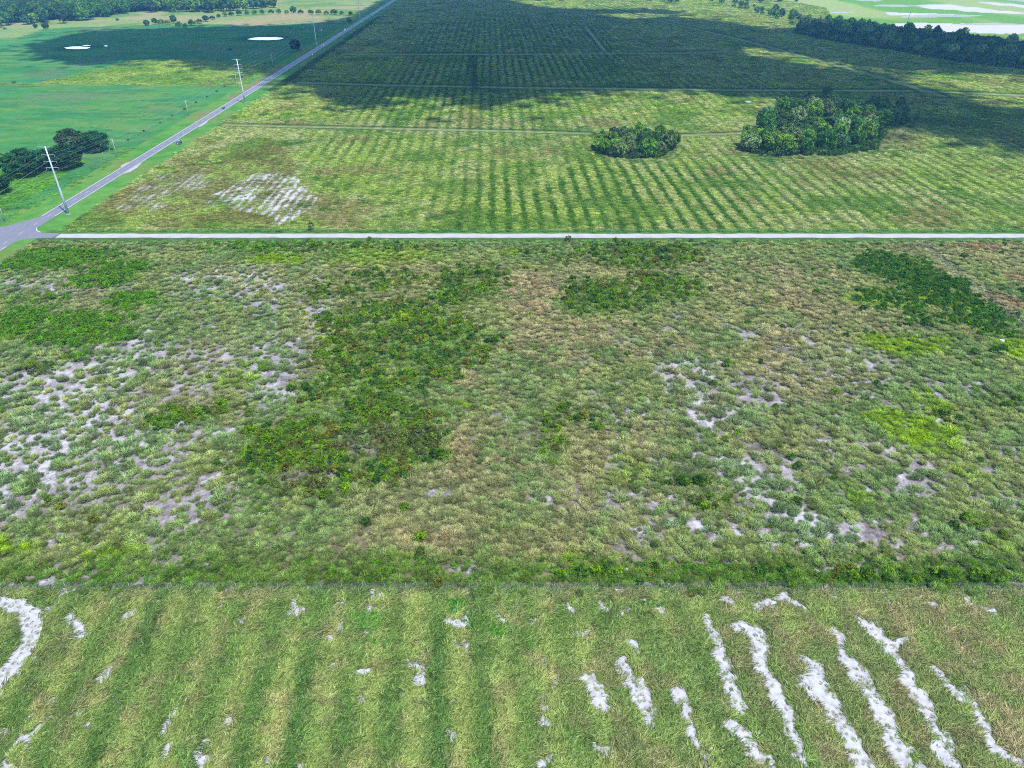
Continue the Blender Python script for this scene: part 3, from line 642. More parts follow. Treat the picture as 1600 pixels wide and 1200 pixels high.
# shrubs: the nearest 290 as single things, the rest as one mass
X, Y = jgrid(-225, 245, FENCE_Y + 1, RD0 - 4, 1.7)
k = inview(X, Y, 1.0, 2) & (X > road_x(Y) + 14); X, Y = X[k], Y[k]
ex = X + (fbm(X, Y, 9, 15) - .5) * 8; ey = Y + (fbm(X, Y, 9, 16) - .5) * 10
SB = ellipses(SHRUB, ex, ey); cl = vnoise(X, Y, 5, 84)
pr = 1.5 * SB * sstep(.25, .6, cl + .3 * SB) + .009 + .02 * sstep(.6, .8, fbm(X, Y, 25, 85))
k = U01(len(X)) < pr; X, Y, SB = X[k], Y[k], SB[k]; n = len(X)
s = RNG.uniform(.55, 1.15, n) * np.where(Y < FENCE_Y + 12, .7, 1)
t = mixc(np.broadcast_to(C(86, 114, 44), (n, 3)), C(108, 140, 52), U01(n)); t = mixc(t, C(68, 98, 46), (U01(n) < .35) * 1.0); t = mixc(t, C(112, 108, 60), (U01(n) < .15) * .8)
t = mixc(t, C(92, 140, 42), ((X < -95) & (Y > 200)) * .6); t = mixc(t, C(60, 102, 28), ((X > 115) & (Y > 200)) * .7)
t = mixc(t, C(92, 84, 70), (ellipses(THATCH, X, Y) > .2) * .5); t = t * 1.9 * RNG.uniform(.7, 1.3, (n, 1)); s = np.clip(RNG.lognormal(0, .26, n), .55, 1.7)
order = np.argsort(-(s / zc_of(Y))); big, rest = order[:290], order[290:]
bush_me = []
for i in range(6): bush_me.append(leafcloud(480 + i, 1.05, 1.0, .85, .62, 26, 24, .13, M['objleaf'], .36, -.45))
for i in big:
    o = link("wild_shrub", bush_me[random.randrange(6)]); o.location = (X[i], Y[i], -.02); o.rotation_euler.z = random.uniform(0, 6.28)
    o.scale = (s[i] * random.uniform(.9, 1.15), s[i], s[i] * random.uniform(.8, 1.1)); o.color = (*sat(t[i]), 1)
    setp(o, "low leafy green shrub among the tussocks of the rough field", "shrub", "shrubs scattered over the rough field")
X, Y, s, t = X[rest], Y[rest], s[rest], t[rest]; n = len(X)
o = scatter("shrub_thicket", "src_bush", X, Y, t, np.stack([s, s, s], -1), U01(n) * 6.28, RNG.integers(0, 6, n))
setp(o, "dense low green shrubs growing in drifts across the rough field", "shrubs", kind="stuff")

# ------------------------------------------------------------------ mid field beyond the lime-rock road
TREEP = [wpoly(p) for p in ([(915,228),(955,206),(1035,205),(1058,228),(1040,246),(990,250),(940,242)], [(1146,222),(1170,190),(1200,160),(1260,150),(1420,158),(1425,190),(1385,215),(1375,232),(1290,246),(1180,244)])]
def field(name, x0, x1, y0, y1, sp, sc, label, hs=1.0):
    X, Y = jgrid(x0, x1, y0, y1, sp); k = inview(X, Y, 1.02, 8) & (X > road_x(Y) + 16); X, Y = X[k], Y[k]
    k = ~inpoly(P_RIGHTF, X, Y)
    for p in TREEP: k &= ~inpoly(p, X, Y)
    X, Y = X[k], Y[k]
    col, sd, _ = land(X, Y)
    k = U01(len(X)) > np.clip(sd * 1.1, 0, .72); X, Y, col = X[k], Y[k], col[k]; n = len(X)
    for L, dd in ((TR1, 6), (TR2, 5), (TR3, 9), (TR4, 12), (TR5, 9), (TR6, 5), (TR7, 1.2), (TR8, 1.2)): 
        d = segdist(L, X, Y); k = d > dd; X, Y, col = X[k], Y[k], col[k]
    n = len(X)
    t = col * 2.1 * RNG.uniform(.55, 1.45, (n, 1)); s = sc * RNG.uniform(.55, 1.1, n)
    dark = col[:, 0] / np.maximum(col[:, 1], 1e-3) < .5
    o = scatter(name, "src_clump", X, Y, t, np.stack([s * 1.1, s, s * RNG.uniform(.6, 1.1, n) * np.where(dark, 1.15, .85) * hs], -1), U01(n) * 6.28, RNG.integers(0, 5, n))
    setp(o, label, "grass", kind="stuff")
field("field_grass", -225, 560, RD1 + 3, 560, 1.6, .74, "clumps of grass over the striped field beyond the pale lane")
field("field_grass", -225, 760, 560, 900, 2.6, 1.05, "clumps of grass over the middle of the striped field", .8)
field("field_grass", -240, 1000, 900, 1750, 5.2, 1.9, "clumps of grass over the farthest part of the striped field", .45)

# left roadside scrub and pasture edge
X, Y = jgrid(-345, -238, 255, 470, 1.9); k = (X < road_x(Y) - 12) & inview(X, Y, 1.05, 10) & ((Y < 410) | (X > road_x(Y) - 24)); X, Y = X[k], Y[k]; n = len(X)
k = U01(n) < .25 + .6 * sstep(.35, .6, fbm(X, Y, 14, 71)) * (X < road_x(Y) - 24); X, Y = X[k], Y[k]; n = len(X)
t = mixc(np.broadcast_to(C(112, 170, 66), (n, 3)), C(84, 138, 54), sstep(.4, .6, fbm(X, Y, 9, 72))) * 1.9 * RNG.uniform(.75, 1.25, (n, 1)); s = RNG.uniform(.4, .95, n)
o = scatter("roadside_grass", "src_clump", X, Y, t, np.stack([s, s, s * .7], -1), U01(n) * 6.28, RNG.integers(0, 5, n))
setp(o, "lush green grass and scrub on the verge left of the road", "grass", kind="stuff")
X, Y = jgrid(-560, -236, 470, 860, 3.4); k = inview(X, Y, 1.02, 8) & inpoly(P_LIGHT, X, Y) & (X < road_x(Y) - 12); X, Y = X[k], Y[k]; n = len(X)
col, _, _ = land(X, Y); s = RNG.uniform(.6, 1.4, n)
o = scatter("pasture_grass", "src_clump", X, Y, col * 1.6 * RNG.uniform(.6, 1.4, (n, 1)), np.stack([s, s, s * .5], -1), U01(n) * 6.28, RNG.integers(0, 5, n))
setp(o, "sunlit yellow green rough grass between the two pastures", "grass", kind="stuff")

X, Y = jgrid(-640, -262, 350, 620, 5.5); k = inview(X, Y, 1.0, 4) & inpoly(P_PAST, X, Y) & ~inpoly(P_LIGHT, X, Y) & (X < road_x(Y) - 34) & (U01(len(X)) < .55 * sstep(.45, .7, fbm(X, Y, 30, 75))); X, Y = X[k], Y[k]; n = len(X)
col, _, _ = land(X, Y); s = RNG.uniform(.3, .75, n)
o = scatter("pasture_weeds", "src_clump", X, Y, col * RNG.uniform(1.0, 2.2, (n, 1)), np.stack([s * 1.4, s, s * .4], -1), U01(n) * 6.28, RNG.integers(0, 5, n))
setp(o, "small weeds dotted through the smooth green pasture", "weeds", kind="stuff")

# ------------------------------------------------------------------ trees
def trunk_mesh(seed, h, r):
    g = random.Random(seed); b = MB()
    b.tube([(0, 0, -.2), (g.uniform(-.1, .1), g.uniform(-.1, .1), h * .3), (g.uniform(-.3, .3), g.uniform(-.3, .3), h * .62)], [r, r * .75, r * .5], 7)
    for q in range(5):
        a = q * 1.26 + g.uniform(-.3, .3); l = h * g.uniform(.28, .42); z = h * g.uniform(.3, .55)
        b.tube([(0, 0, z), (math.cos(a) * l * .5, math.sin(a) * l * .5, z + l * .45), (math.cos(a) * l, math.sin(a) * l, z + l * .8)], [r * .42, r * .28, r * .1], 5)
    return b.mesh("trunk", M['bark'], True)
CROWN = {'broad': [leafcloud(600 + i, 5.8, 5.4, 5.2, 5.2, 70, 60, .48, M['objleaf'], .27, -.85, .75, .6) for i in range(6)],
         'oak': [leafcloud(680 + i, 6.4, 6.0, 3.6, 3.9, 100, 64, .36, M['objleaf'], .24, -.8, .75, .6) for i in range(3)],
         'tall': [leafcloud(620 + i, 4.6, 4.4, 5.0, 5.6, 64, 54, .42, M['objleaf'], .26, -.9, .75, .55) for i in range(6)],
         'low': [leafcloud(640 + i, 4.2, 3.6, 2.6, 2.3, 36, 44, .36, M['objleaf'], .34, -.5, .75, .5) for i in range(4)],
         'thin': [leafcloud(660 + i, 3.0, 2.8, 2.2, 4.6, 16, 26, .3, M['objleaf'], .30, -.4, .9, .3) for i in range(3)]}
TRUNK = {'broad': [trunk_mesh(700 + i, 11, .5) for i in range(3)], 'oak': [trunk_mesh(740 + i, 6.5, .4) for i in range(2)], 'tall': [trunk_mesh(710 + i, 12.5, .32) for i in range(3)],
         'low': [trunk_mesh(720 + i, 4.5, .25) for i in range(2)], 'thin': [trunk_mesh(730 + i, 6.8, .22) for i in range(2)]}
def tree(x, y, s, kind, col, label, group=None, name="broadleaf_tree", cat="tree", sz=1.0):
    e = bpy.data.objects.new(name, None); COL.objects.link(e); e.location = (x, y, 0); e.rotation_euler.z = random.uniform(0, 6.28)
    e.scale = (s, s, s * sz); setp(e, label, cat, group)
    t = link("trunk", random.choice(TRUNK[kind]), e)
    c = link("crown", random.choice(CROWN[kind]), e); f = random.uniform(.6, 1.45); c.color = (*sat(np.asarray(col) * f, 1.35), 1)
    return e
GREENS = [C(66, 100, 52), C(80, 112, 52), C(98, 126, 62), C(70, 96, 66), C(108, 126, 84)]
def fill(poly_px, sp, smin, smax, kinds, label, group, cols=GREENS, maxn=999, seed=0, edge=None, k=2.25):
    P = wpoly(poly_px); g = random.Random(seed); pts = []
    (x0, y0), (x1, y1) = P.min(0), P.max(0)
    for _ in range(6000):
        x, y = g.uniform(x0, x1), g.uniform(y0, y1)
        if not inpoly(P, np.array([x]), np.array([y]))[0]: continue
        if all((x - a) ** 2 + (y - b_) ** 2 > sp * sp for a, b_ in pts): pts.append((x, y))
        if len(pts) >= maxn: break
    for x, y in pts: tree(x, y, g.uniform(smin, smax), g.choice(kinds), g.choice(cols) * k, label, group, sz=g.uniform(.78, 1.25))
    return pts
# oaks beside the road on the left
OAK = C(52, 86, 54) * 1.5
for px, py, s, sz, kd, lab in ((40,277,2.0,.95,'oak',"broad dark oak left of the nearest transmission pole, leftmost of its group"), (104,266,1.75,1.0,'oak',"broad dark oak right behind the nearest transmission pole"),
                           (152,240,1.5,1.1,'oak',"dark oak at the right end of the roadside oak group"), (116,241,1.45,1.3,'oak',"grey topped oak at the back of the roadside oak group"),
                           (70,268,1.5,1.0,'oak',"dark oak in the middle of the roadside oak group"), (-3,306,1.3,1.0,'oak',"dark oak cut by the left edge below the oak group")):
    x, y = at(px, py - 4); tree(x, y, s, kd, OAK if py != 241 else C(84, 104, 78) * 1.4, lab, name="oak_tree", sz=sz)
fill([(928,232),(945,218),(1000,214),(1040,218),(1050,232),(1030,244),(985,247),(945,241)], 7.8, .68, 1.0, ['tall', 'broad', 'broad'], "slim dark green tree in the small oval clump standing in the field", "trees of the small oval clump", seed=3)
fill([(1158,232),(1185,205),(1225,178),(1290,172),(1345,188),(1372,215),(1362,233),(1300,241),(1200,243)], 10.4, .8, 1.4, ['tall', 'broad', 'tall', 'broad', 'thin'], "leafy tree in the large clump standing in the field", "trees of the large clump", seed=4)
fill([(1330,180),(1370,172),(1405,176),(1415,190),(1385,202),(1350,196)], 9.0, .85, 1.1, ['tall', 'broad'], "dark tree at the shaded right end of the large clump", "trees at the right end of the large clump", seed=5)
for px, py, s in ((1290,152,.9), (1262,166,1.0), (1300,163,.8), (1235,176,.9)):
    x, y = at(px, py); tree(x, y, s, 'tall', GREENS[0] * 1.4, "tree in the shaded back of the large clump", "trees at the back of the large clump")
# wooded belt at the upper right
fill([(1243,50),(1262,36),(1300,34),(1400,46),(1500,58),(1600,70),(1680,78),(1700,118),(1600,106),(1500,96),(1400,78),(1300,62)], 12.5, .85, 1.25, ['broad', 'broad', 'low'], "dark tree in the wooded belt at the upper right", "trees of the wooded belt", seed=6, maxn=130)
fill([(1130,10),(1180,10),(1245,26),(1262,36),(1240,44),(1190,22)], 12.0, .8, 1.15, ['broad', 'low'], "tree in the thin far end of the wooded belt", "trees at the far end of the wooded belt", seed=8, maxn=26)
fill([(840,2),(1000,3),(1120,6),(1290,4),(1290,-2),(840,-3)], 24.0, .9, 1.3, ['broad'], "distant tree along the far edge of the striped field", "trees along the far field edge", seed=9, maxn=24)
# forest at the upper left: its front rows as trees, the rest as one mass
FORE = [(-40,46),(30,41),(60,36),(100,37),(130,32),(190,24),(260,19),(330,20),(385,17),(428,12),(420,6),(300,12),(200,16),(120,24),(60,28),(-40,36)]
fill(FORE, 15, 1.5, 2.2, ['broad', 'broad', 'tall'], "tree on the front edge of the forest at the upper left", "trees at the front of the upper left forest", seed=10, maxn=80, cols=GREENS[:4])
for i in range(6): source("src_crown", "forest_crown", leafcloud(600 + i, 5.8, 5.4, 5.2, 5.0, 70, 40, .6, M['bushleaf'], .27, -.6, .75, .6))
X, Y = jgrid(-2300, -380, 1150, 2700, 10); P = wpoly([(-400,40),(-40,40),(60,33),(120,28),(200,19),(300,14.5),(420,8),(440,-8),(440,-20),(200,-30),(-400,-30)]); k = inpoly(P, X, Y); X, Y = X[k], Y[k]; n = len(X)
s = RNG.uniform(1.3, 2.2, n); t = np.array(GREENS)[RNG.integers(0, 4, n)] * 1.4 * RNG.uniform(.8, 1.25, (n, 1))
setp(scatter("distant_forest", "src_crown", X, Y, t, np.stack([s, s, s], -1), U01(n) * 6.28, RNG.integers(0, 6, n)), "deep green forest filling the upper left corner", "forest", kind="stuff")
def understorey(name, polys, sp, lo, hi, label, k=1.7):
    A, B = [], []
    for p in polys:
        P = wpoly(p); (x0, y0), (x1, y1) = P.min(0), P.max(0); X, Y = jgrid(x0, x1, y0, y1, sp); m_ = inpoly(P, X, Y); A.append(X[m_]); B.append(Y[m_])
    X, Y = np.concatenate(A), np.concatenate(B); n = len(X); s = RNG.uniform(lo, hi, n); t = np.array(GREENS)[RNG.integers(0, 4, n)] * k * RNG.uniform(.7, 1.2, (n, 1))
    setp(scatter(name, "src_bush", X, Y, t, np.stack([s, s, s * 1.1], -1), U01(n) * 6.28, RNG.integers(0, 6, n)), label, "undergrowth", kind="stuff")
understorey("undergrowth", [[(924,230),(945,220),(1000,216),(1045,220),(1056,233),(1032,247),(985,250),(940,243)], [(1150,233),(1185,205),(1225,178),(1290,172),(1345,180),(1415,178),(1422,192),(1385,206),(1372,235),(1300,244),(1190,245)]], 3.2, 1.3, 2.6, "tangled bushes under the two tree clumps of the field")
understorey("undergrowth", [[(1240,52),(1262,36),(1300,34),(1400,46),(1500,58),(1600,70),(1680,78),(1700,120),(1600,108),(1500,98),(1400,80),(1300,64)]], 5.0, 2.2, 4.2, "low growth under the wooded belt at the upper right", 1.4)
# single trees and thickets on the left
def one(px, py, s, kd, lab, col=None, name="broadleaf_tree", cat="tree", sz=1.0, group=None):
    x, y = at(px, py); return tree(x, y, s, kd, (GREENS[0] if col is None else col) * 1.7, lab, name=name, cat=cat, sz=sz, group=group)
one(462,79.5,1.18,'broad',"round dark tree alone in the shaded pasture beside the road", C(44, 56, 44))
one(359,78.5,.8,'low',"dark spreading bush in the shaded pasture left of the round tree", C(50, 66, 46), "pasture_bush", "bush", .55)
one(72,45.5,.9,'broad',"rounded tree standing clear in front of the forest, larger of two", None)
one(56,44,.6,'broad',"small rounded tree in front of the forest beside a larger one", None)
one(8,46.5,.6,'low',"low bush in front of the forest near the left edge", None, "pasture_bush", "bush")
one(184,32.5,.75,'low',"low clump of bushes in the tan pasture before the forest", None, "pasture_bush", "bush")
one(230,40.5,.8,'broad',"rounded tree at the left end of the hedge across the far pasture", None)
one(272,36.5,1.15,'tall',"tall narrow tree rising over the hedge across the far pasture", None)
one(204,103,.75,'thin',"thin scraggly tree in the yellow strip, nearer the left", C(120, 126, 96), "scraggly_tree")
one(301,102,.7,'thin',"thin scraggly tree in the yellow strip, nearer the road", C(120, 126, 96), "scraggly_tree")
one(459,20.5,1.0,'broad',"rounded tree rising over the far right part of the hedge", None)
one(546,36.5,.7,'broad',"small dark tree beside the road far away", None)
one(22,130,.5,'low',"low bush at the corner of the left pasture", None, "pasture_bush", "bush", .7)
hp = [(243,38),(252,39),(262,39),(280,42),(290,43),(300,40),(312,37),(322,34),(332,31),(342,28),(352,26),(362,25),(374,24),(386,23),(398,22.5),(410,22),(424,22),(436,22),(448,22),(470,22),(486,22.5),(498,22.5),(510,23),(522,23),(534,23),(548,24)]
for i, (px, py) in enumerate(hp): one(px, py, random.uniform(1.0, 1.7), 'low', "bush in the hedge across the far pasture", GREENS[i % 4] * .95, "hedge_bush", "bush", 1.1, "bushes of the far hedge")
for px, py, lab in ((1108,212,None),):
    pass
# overgrown fence-line bushes left of the road
for i in range(16):
    y = 470 + i * 24 + random.uniform(-5, 5); x = float(road_x(y)) - 29 + random.uniform(-1, 1)
    tree(x, y, random.uniform(.16, .36), 'low', C(74, 104, 52) * 1.3, "small bush grown into the fence line left of the road", "bushes on the left fence line", "fence_bush", "bush", .9)
# small cabbage palm beside the lime-rock lane
def palm(px, py, h):
    x, y = at(px, py); e = bpy.data.objects.new("cabbage_palm", None); COL.objects.link(e); e.location = (x, y, 0)
    setp(e, "small dark cabbage palm standing beside the pale lane", "palm")
    MB().tube([(0, 0, -.1), (.05, 0, h * .5), (0, .05, h)], [.26, .22, .2], 8).build("trunk", M['bark'], e, True)
    V = []; Fc = []; vv = []; g = random.Random(5)
    for i in range(34):
        a = i * 2.4; el = g.uniform(-.5, 1.25); L = g.uniform(1.5, 2.1); d = Vector((math.cos(a) * math.cos(el), math.sin(a) * math.cos(el), math.sin(el)))
        st = Vector((0, 0, h)) + d * L * .45; sd_ = d.cross(Vector((0, 0, 1))).normalized()
        for q in range(9):
            an = (q - 4) * .3; dd = (d * math.cos(an) + sd_ * math.sin(an)).normalized(); tip = st + dd * L * .6 + Vector((0, 0, -.25 * L * abs(an) * .5 - .15)); sw = dd.cross(Vector((0, 0, 1))).normalized() * .09
            k0 = len(V); V += [tuple(st - sw * .5), tuple(st + sw * .5), tuple(tip + sw * .3), tuple(tip - sw * .3)]; Fc.append((k0, k0 + 1, k0 + 2, k0 + 3)); vv += [g.random() if el > -.2 else .9] * 4
    me = npmesh("fronds", V, Fc, M['objleaf']); fattr(me, "v", vv); o = link("fronds", me, e); o.color = (*(C(66, 100, 50) * 1.2), 1)
palm(487, 360, 2.6)

# ------------------------------------------------------------------ poles and lines
def tower(x, y, label):
    e = bpy.data.objects.new("transmission_pole", None); COL.objects.link(e); e.location = (x, y, 0); setp(e, label, "power pole", "steel transmission poles along the road")
    MB().tube([(0, 0, -.1), (0, 0, 11), (0, 0, 22), (0, 0, 33)], [.62, .50, .38, .24], 12).build("shaft", M['steel'], e, True)
    MB().tube([(0, 0, 0), (0, 0, .35)], [1.0, 1.0], 14).build("concrete_base", M['limerock'], e)
    for z, l, up in ((32.6, 3.7, .25), (29.0, 3.0, .15), (26.0, 3.0, .15), (23.0, 3.0, .15)):
        for sd_ in (-1, 1):
            a = MB().tube([(0, 0, z), (sd_ * l * .5, 0, z + up * .6), (sd_ * l, 0, z + up)], [.11, .09, .06], 6).build("crossarm", M['steel'], e)
            if z < 32: MB().tube([(sd_ * l, 0, z + up), (sd_ * l, 0, z + up - .35), (sd_ * l, 0, z + up - .7), (sd_ * l, 0, z + up - 1.05)], [.04, .10, .10, .05], 6).build("insulator", M['ceramic'], a)
    return e
TOW = [(-217.5, 62), (at(107, 335)[0], at(107, 335)[1]), at(383, 161), (-238.5, at(497, 71.5)[1]), (-241, at(561, 30)[1])]
names = [None, "pale steel transmission pole beside the road junction, nearest of the line", "pale steel transmission pole beside the dark car, second of the line",
         "distant steel transmission pole in cloud shade left of the road", "farthest steel transmission pole, near the top of the picture"]
tower(*TOW[0], "steel transmission pole nearer than the road junction")
for p, l in list(zip(TOW, names))[1:]: tower(p[0], p[1], l)
TOW.append((-244, 1560)); tower(-244, 1560, "steel transmission pole at the very end of the line")
def wire(pts, sag, r, label, group, name="power_line"):
    b = MB(); P = []
    for a, c in zip(pts[:-1], pts[1:]):
        for q in range(14):
            t_ = q / 14; p = Vector(a).lerp(Vector(c), t_); p.z -= 4 * sag * t_ * (1 - t_); P.append(p)
    P.append(Vector(pts[-1])); b.tube(P, r, 4); setp(b.build(name, M['wire']), label, "power line", group)
for z, l, up in ((32.75, 3.7, 0), (29.15 - 1.05, 3.0, 0), (26.15 - 1.05, 3.0, 0), (23.15 - 1.05, 3.0, 0)):
    for sd_ in (-1, 1):
        wire([(x + sd_ * l, y, z) for x, y in TOW], 5.0, .02, "thin conductor strung along the steel transmission poles", "conductors on the steel poles")
UP = [(float(road_x(y)) - 16.5, y) for y in [216, 332, 448, 564, 680, 796, 912, 1028, 1144]]
UL = ["wooden utility pole nearer than the road junction", "wooden utility pole at the left edge beside the junction", "wooden utility pole beside the roadside oak group", "wooden utility pole in the green pasture left of the dark car",
      "wooden utility pole left of the second steel pole", "wooden utility pole at the edge of the cloud shade", "wooden utility pole in shade near the round dark tree", "wooden utility pole with a pale transformer in the cloud shade", "farthest wooden utility pole left of the road"]
for (x, y), l in zip(UP, UL):
    e = bpy.data.objects.new("utility_pole", None); COL.objects.link(e); e.location = (x, y, 0); setp(e, l, "power pole", "wooden utility poles left of the road")
    MB().tube([(0, 0, -.1), (0, 0, 6), (0, 0, 11.5)], [.19, .16, .12], 8).build("shaft", M['wood'], e, True)
    MB().box((0, 0, 10.9), (2.5, .12, .14)).build("crossarm", M['steel'], e)
    for q in (-1.1, .35, 1.1): MB().tube([(q, 0, 10.97), (q, 0, 11.1), (q, 0, 11.25)], [.04, .08, .05], 6).build("insulator", M['ceramic'], e)
    if y in (1028, 332): MB().tube([(.42, 0, 8.4), (.42, 0, 8.45), (.42, 0, 9.6), (.42, 0, 9.7)], [.2, .34, .34, .1] if y == 332 else [.3, .5, .5, .2], 10).build("transformer", M['white'], e, True)
for q in (-1.1, .35, 1.1): wire([(x + q, y, 11.25) for x, y in UP], 1.4, .009, "thin wire strung along the wooden poles left of the road", "wires on the wooden poles")
for px, py, h, l in ((1412,52,26,"dark leaning pole rising behind the wooded belt, nearer the right"), (1249,12,20,"dark pole rising at the far end of the wooded belt")):
    x, y = at(px, py); e = bpy.data.objects.new("utility_pole", None); COL.objects.link(e); e.location = (x, y, 0); e.rotation_euler = (0, R(4), 0); setp(e, l, "power pole")
    MB().tube([(0, 0, -.3), (0, 0, h)], [.45, .3], 7).build("shaft", M['wood'], e); MB().box((0, 0, h - 1), (3, .25, .25)).build("crossarm", M['wood'], e)

# ------------------------------------------------------------------ fences
def fence(pts, sp, h, nw, label, r=.018, pr=.05):
    e = bpy.data.objects.new("wire_fence", None); COL.objects.link(e); e.location = (*pts[0], 0); setp(e, label, "fence")
    O = Vector((*pts[0], 0)); pm = MB().tube([(0, 0, -.3), (0, 0, h + .12)], [pr, pr * .9], 6).mesh("post", M['fpost'])
    pos = []
    for a, c in zip(pts[:-1], pts[1:]):
        a, c = Vector((*a, 0)), Vector((*c, 0)); m_ = max(1, int((c - a).length / sp)); pos += [a.lerp(c, q / m_) for q in range(m_)]
    pos.append(Vector((*pts[-1], 0)))
    for p in pos:
        o = link("post", pm, e, p - O); o.rotation_euler = (random.uniform(-.05, .05), random.uniform(-.05, .05), 0)
    for q in range(nw):
        z = h * (q + 1) / nw; MB().tube([p - O + Vector((0, .06, z + random.uniform(-.03, .03))) for p in pos], r, 4).build("wire", M['fwire'], e)
    return e
fence([(-128, FENCE_Y), (128, FENCE_Y)], 4.5, 1.2, 6, "wire fence dividing the mown field from the rough field", .008)
fence([(float(road_x(y)) - 29, y) for y in (455, 560, 680, 800, 900)], 9, 1.1, 4, "overgrown wire fence between the left pasture and the road", .015, .09)
fence(TRDIAG, 6, 1.1, 4, "wire fence running beside the dark thicket at the right", .015, .06)

# ------------------------------------------------------------------ vehicles
def vehicle(x, y, rz, paint, label, suv=True, name="car", rear=None, sz=1.0):
    e = bpy.data.objects.new(name, None); COL.objects.link(e); e.location = (x, y, .03); e.rotation_euler.z = rz; e.scale = (sz,) * 3; setp(e, label, "car")
    L2, Wd = (2.4, .94) if suv else (2.3, .88); hb, ht = (1.05, 1.82) if suv else (.92, 1.45)
    prof = [(-L2, .35, .94), (-L2 - .03, .62, .96), (-L2 + .05, hb - .02, .96), (.9, hb, 1.0), (L2 - .25, hb - .12, .94), (L2, .72, .9), (L2 - .02, .36, .9), (1.9, .28), (-1.9, .28)]
    MB().prism(prof, -Wd, Wd).build("body", paint, e)
    cab = [(-L2 + .12, hb - .03, .93), (-L2 + .32, ht - .06, .78), (-L2 + .55, ht, .76), (.15, ht, .76), (.5, ht - .06, .78), (1.25, hb - .03, .93)] if suv else [(-1.75, hb - .03, .93), (-1.0, ht - .03, .76), (-.75, ht, .74), (.2, ht, .74), (.45, ht - .05, .76), (1.2, hb - .03, .93)]
    MB().prism(cab, -Wd, Wd).build("cabin", paint, e)
    y0, y1 = cab[0][0], cab[-1][0]; yr, yf = cab[1][0], cab[-2][0]
    zb, zt = hb + .05, ht - .16
    for sd_ in (-1, 1):
        for a0, a1, b0, b1 in ((y0 + .3, (y0 + y1) / 2 - .16, yr + .12, (y0 + y1) / 2 - .16), ((y0 + y1) / 2 - .08, y1 - .25, (y0 + y1) / 2 - .08, yf - .02)):
            MB().prism([(a0, zb, .915), (a1, zb, .915), (b1, zt, .80), (b0, zt, .80)], sd_ * Wd * .97, sd_ * (Wd + .012)).build("side_window", M['glass'], e)
    q = MB(); n_ = lambda a, z, wv: (wv, a, z)
    def slab(nm, a0, z0, w0, a1, z1, w1, off):
        b = MB(); b.v = [(-w0, a0, z0), (w0, a0, z0), (w1, a1, z1), (-w1, a1, z1), (-w0, a0 - off, z0 + .02), (w0, a0 - off, z0 + .02), (w1, a1 - off, z1 + .02), (-w1, a1 - off, z1 + .02)]
        b.f = [(0, 1, 2, 3), (4, 5, 6, 7), (0, 1, 5, 4), (1, 2, 6, 5), (2, 3, 7, 6), (3, 0, 4, 7)]; b.build(nm, M['glass'], e)
    slab("windscreen", y1 - .08, hb + .06, Wd * .84, yf + .03, ht - .14, Wd * .70, -.05)
    slab("rear_window", y0 + .03, hb + .08, Wd * .84, yr - .01, ht - .16, Wd * .70, .05)
    for sd_ in (-1, 1):
        for yy in (-1.42, 1.42):
            w_ = MB().tube([(sd_ * (Wd - .22), yy, .35), (sd_ * (Wd + .015), yy, .35)], [.35, .35], 14).build("wheel", M['rubber'], e)
            MB().tube([(sd_ * (Wd - .02), yy, .35), (sd_ * (Wd + .03), yy, .35)], [.21, .19], 10).build("rim", M['rim'], w_)
        MB().box((sd_ * Wd * .76, L2 - .06, .74), (.34, .16, .16)).build("headlight", M['lamp'], e)
        MB().box((sd_ * Wd * .80, -L2 + .0, .86), (.18, .12, .26)).build("tail_light", M['redlamp'], e)
        MB().box((sd_ * (Wd + .07), .95, hb + .08), (.18, .12, .14)).build("mirror", paint, e)
    MB().box((0, -L2 - .03, .5), (Wd * 1.8, .16, .22)).build("bumper", rear or paint, e)
    MB().box((0, L2 - .02, .5), (Wd * 1.7, .16, .22)).build("bumper", paint, e)
    MB().box((0, -L2 - .02, .78), (.52, .06, .13)).build("number_plate", M['white'], e)
    return e
x, y = at(280.5, 225); vehicle(x, y, R(3), M['car_dark'], "dark sport utility vehicle parked on the grass verge right of the road", True, "parked_car", M['car_silver'], 1.25)
x, y = at(349, 169.8); vehicle(x + .3, y, 0, M['car_dark'], "dark car driving along the road before the second steel pole", False)
x, y = at(539, 47.5); vehicle(float(road_x(y)) - 1.7, y, math.pi, M['car_white'], "white car far away on the shaded stretch of the road", True)
x, y = at(577, 24.5); vehicle(float(road_x(y)) + 1.7, y, 0, M['car_dark'], "dark vehicle farthest away on the road", True)
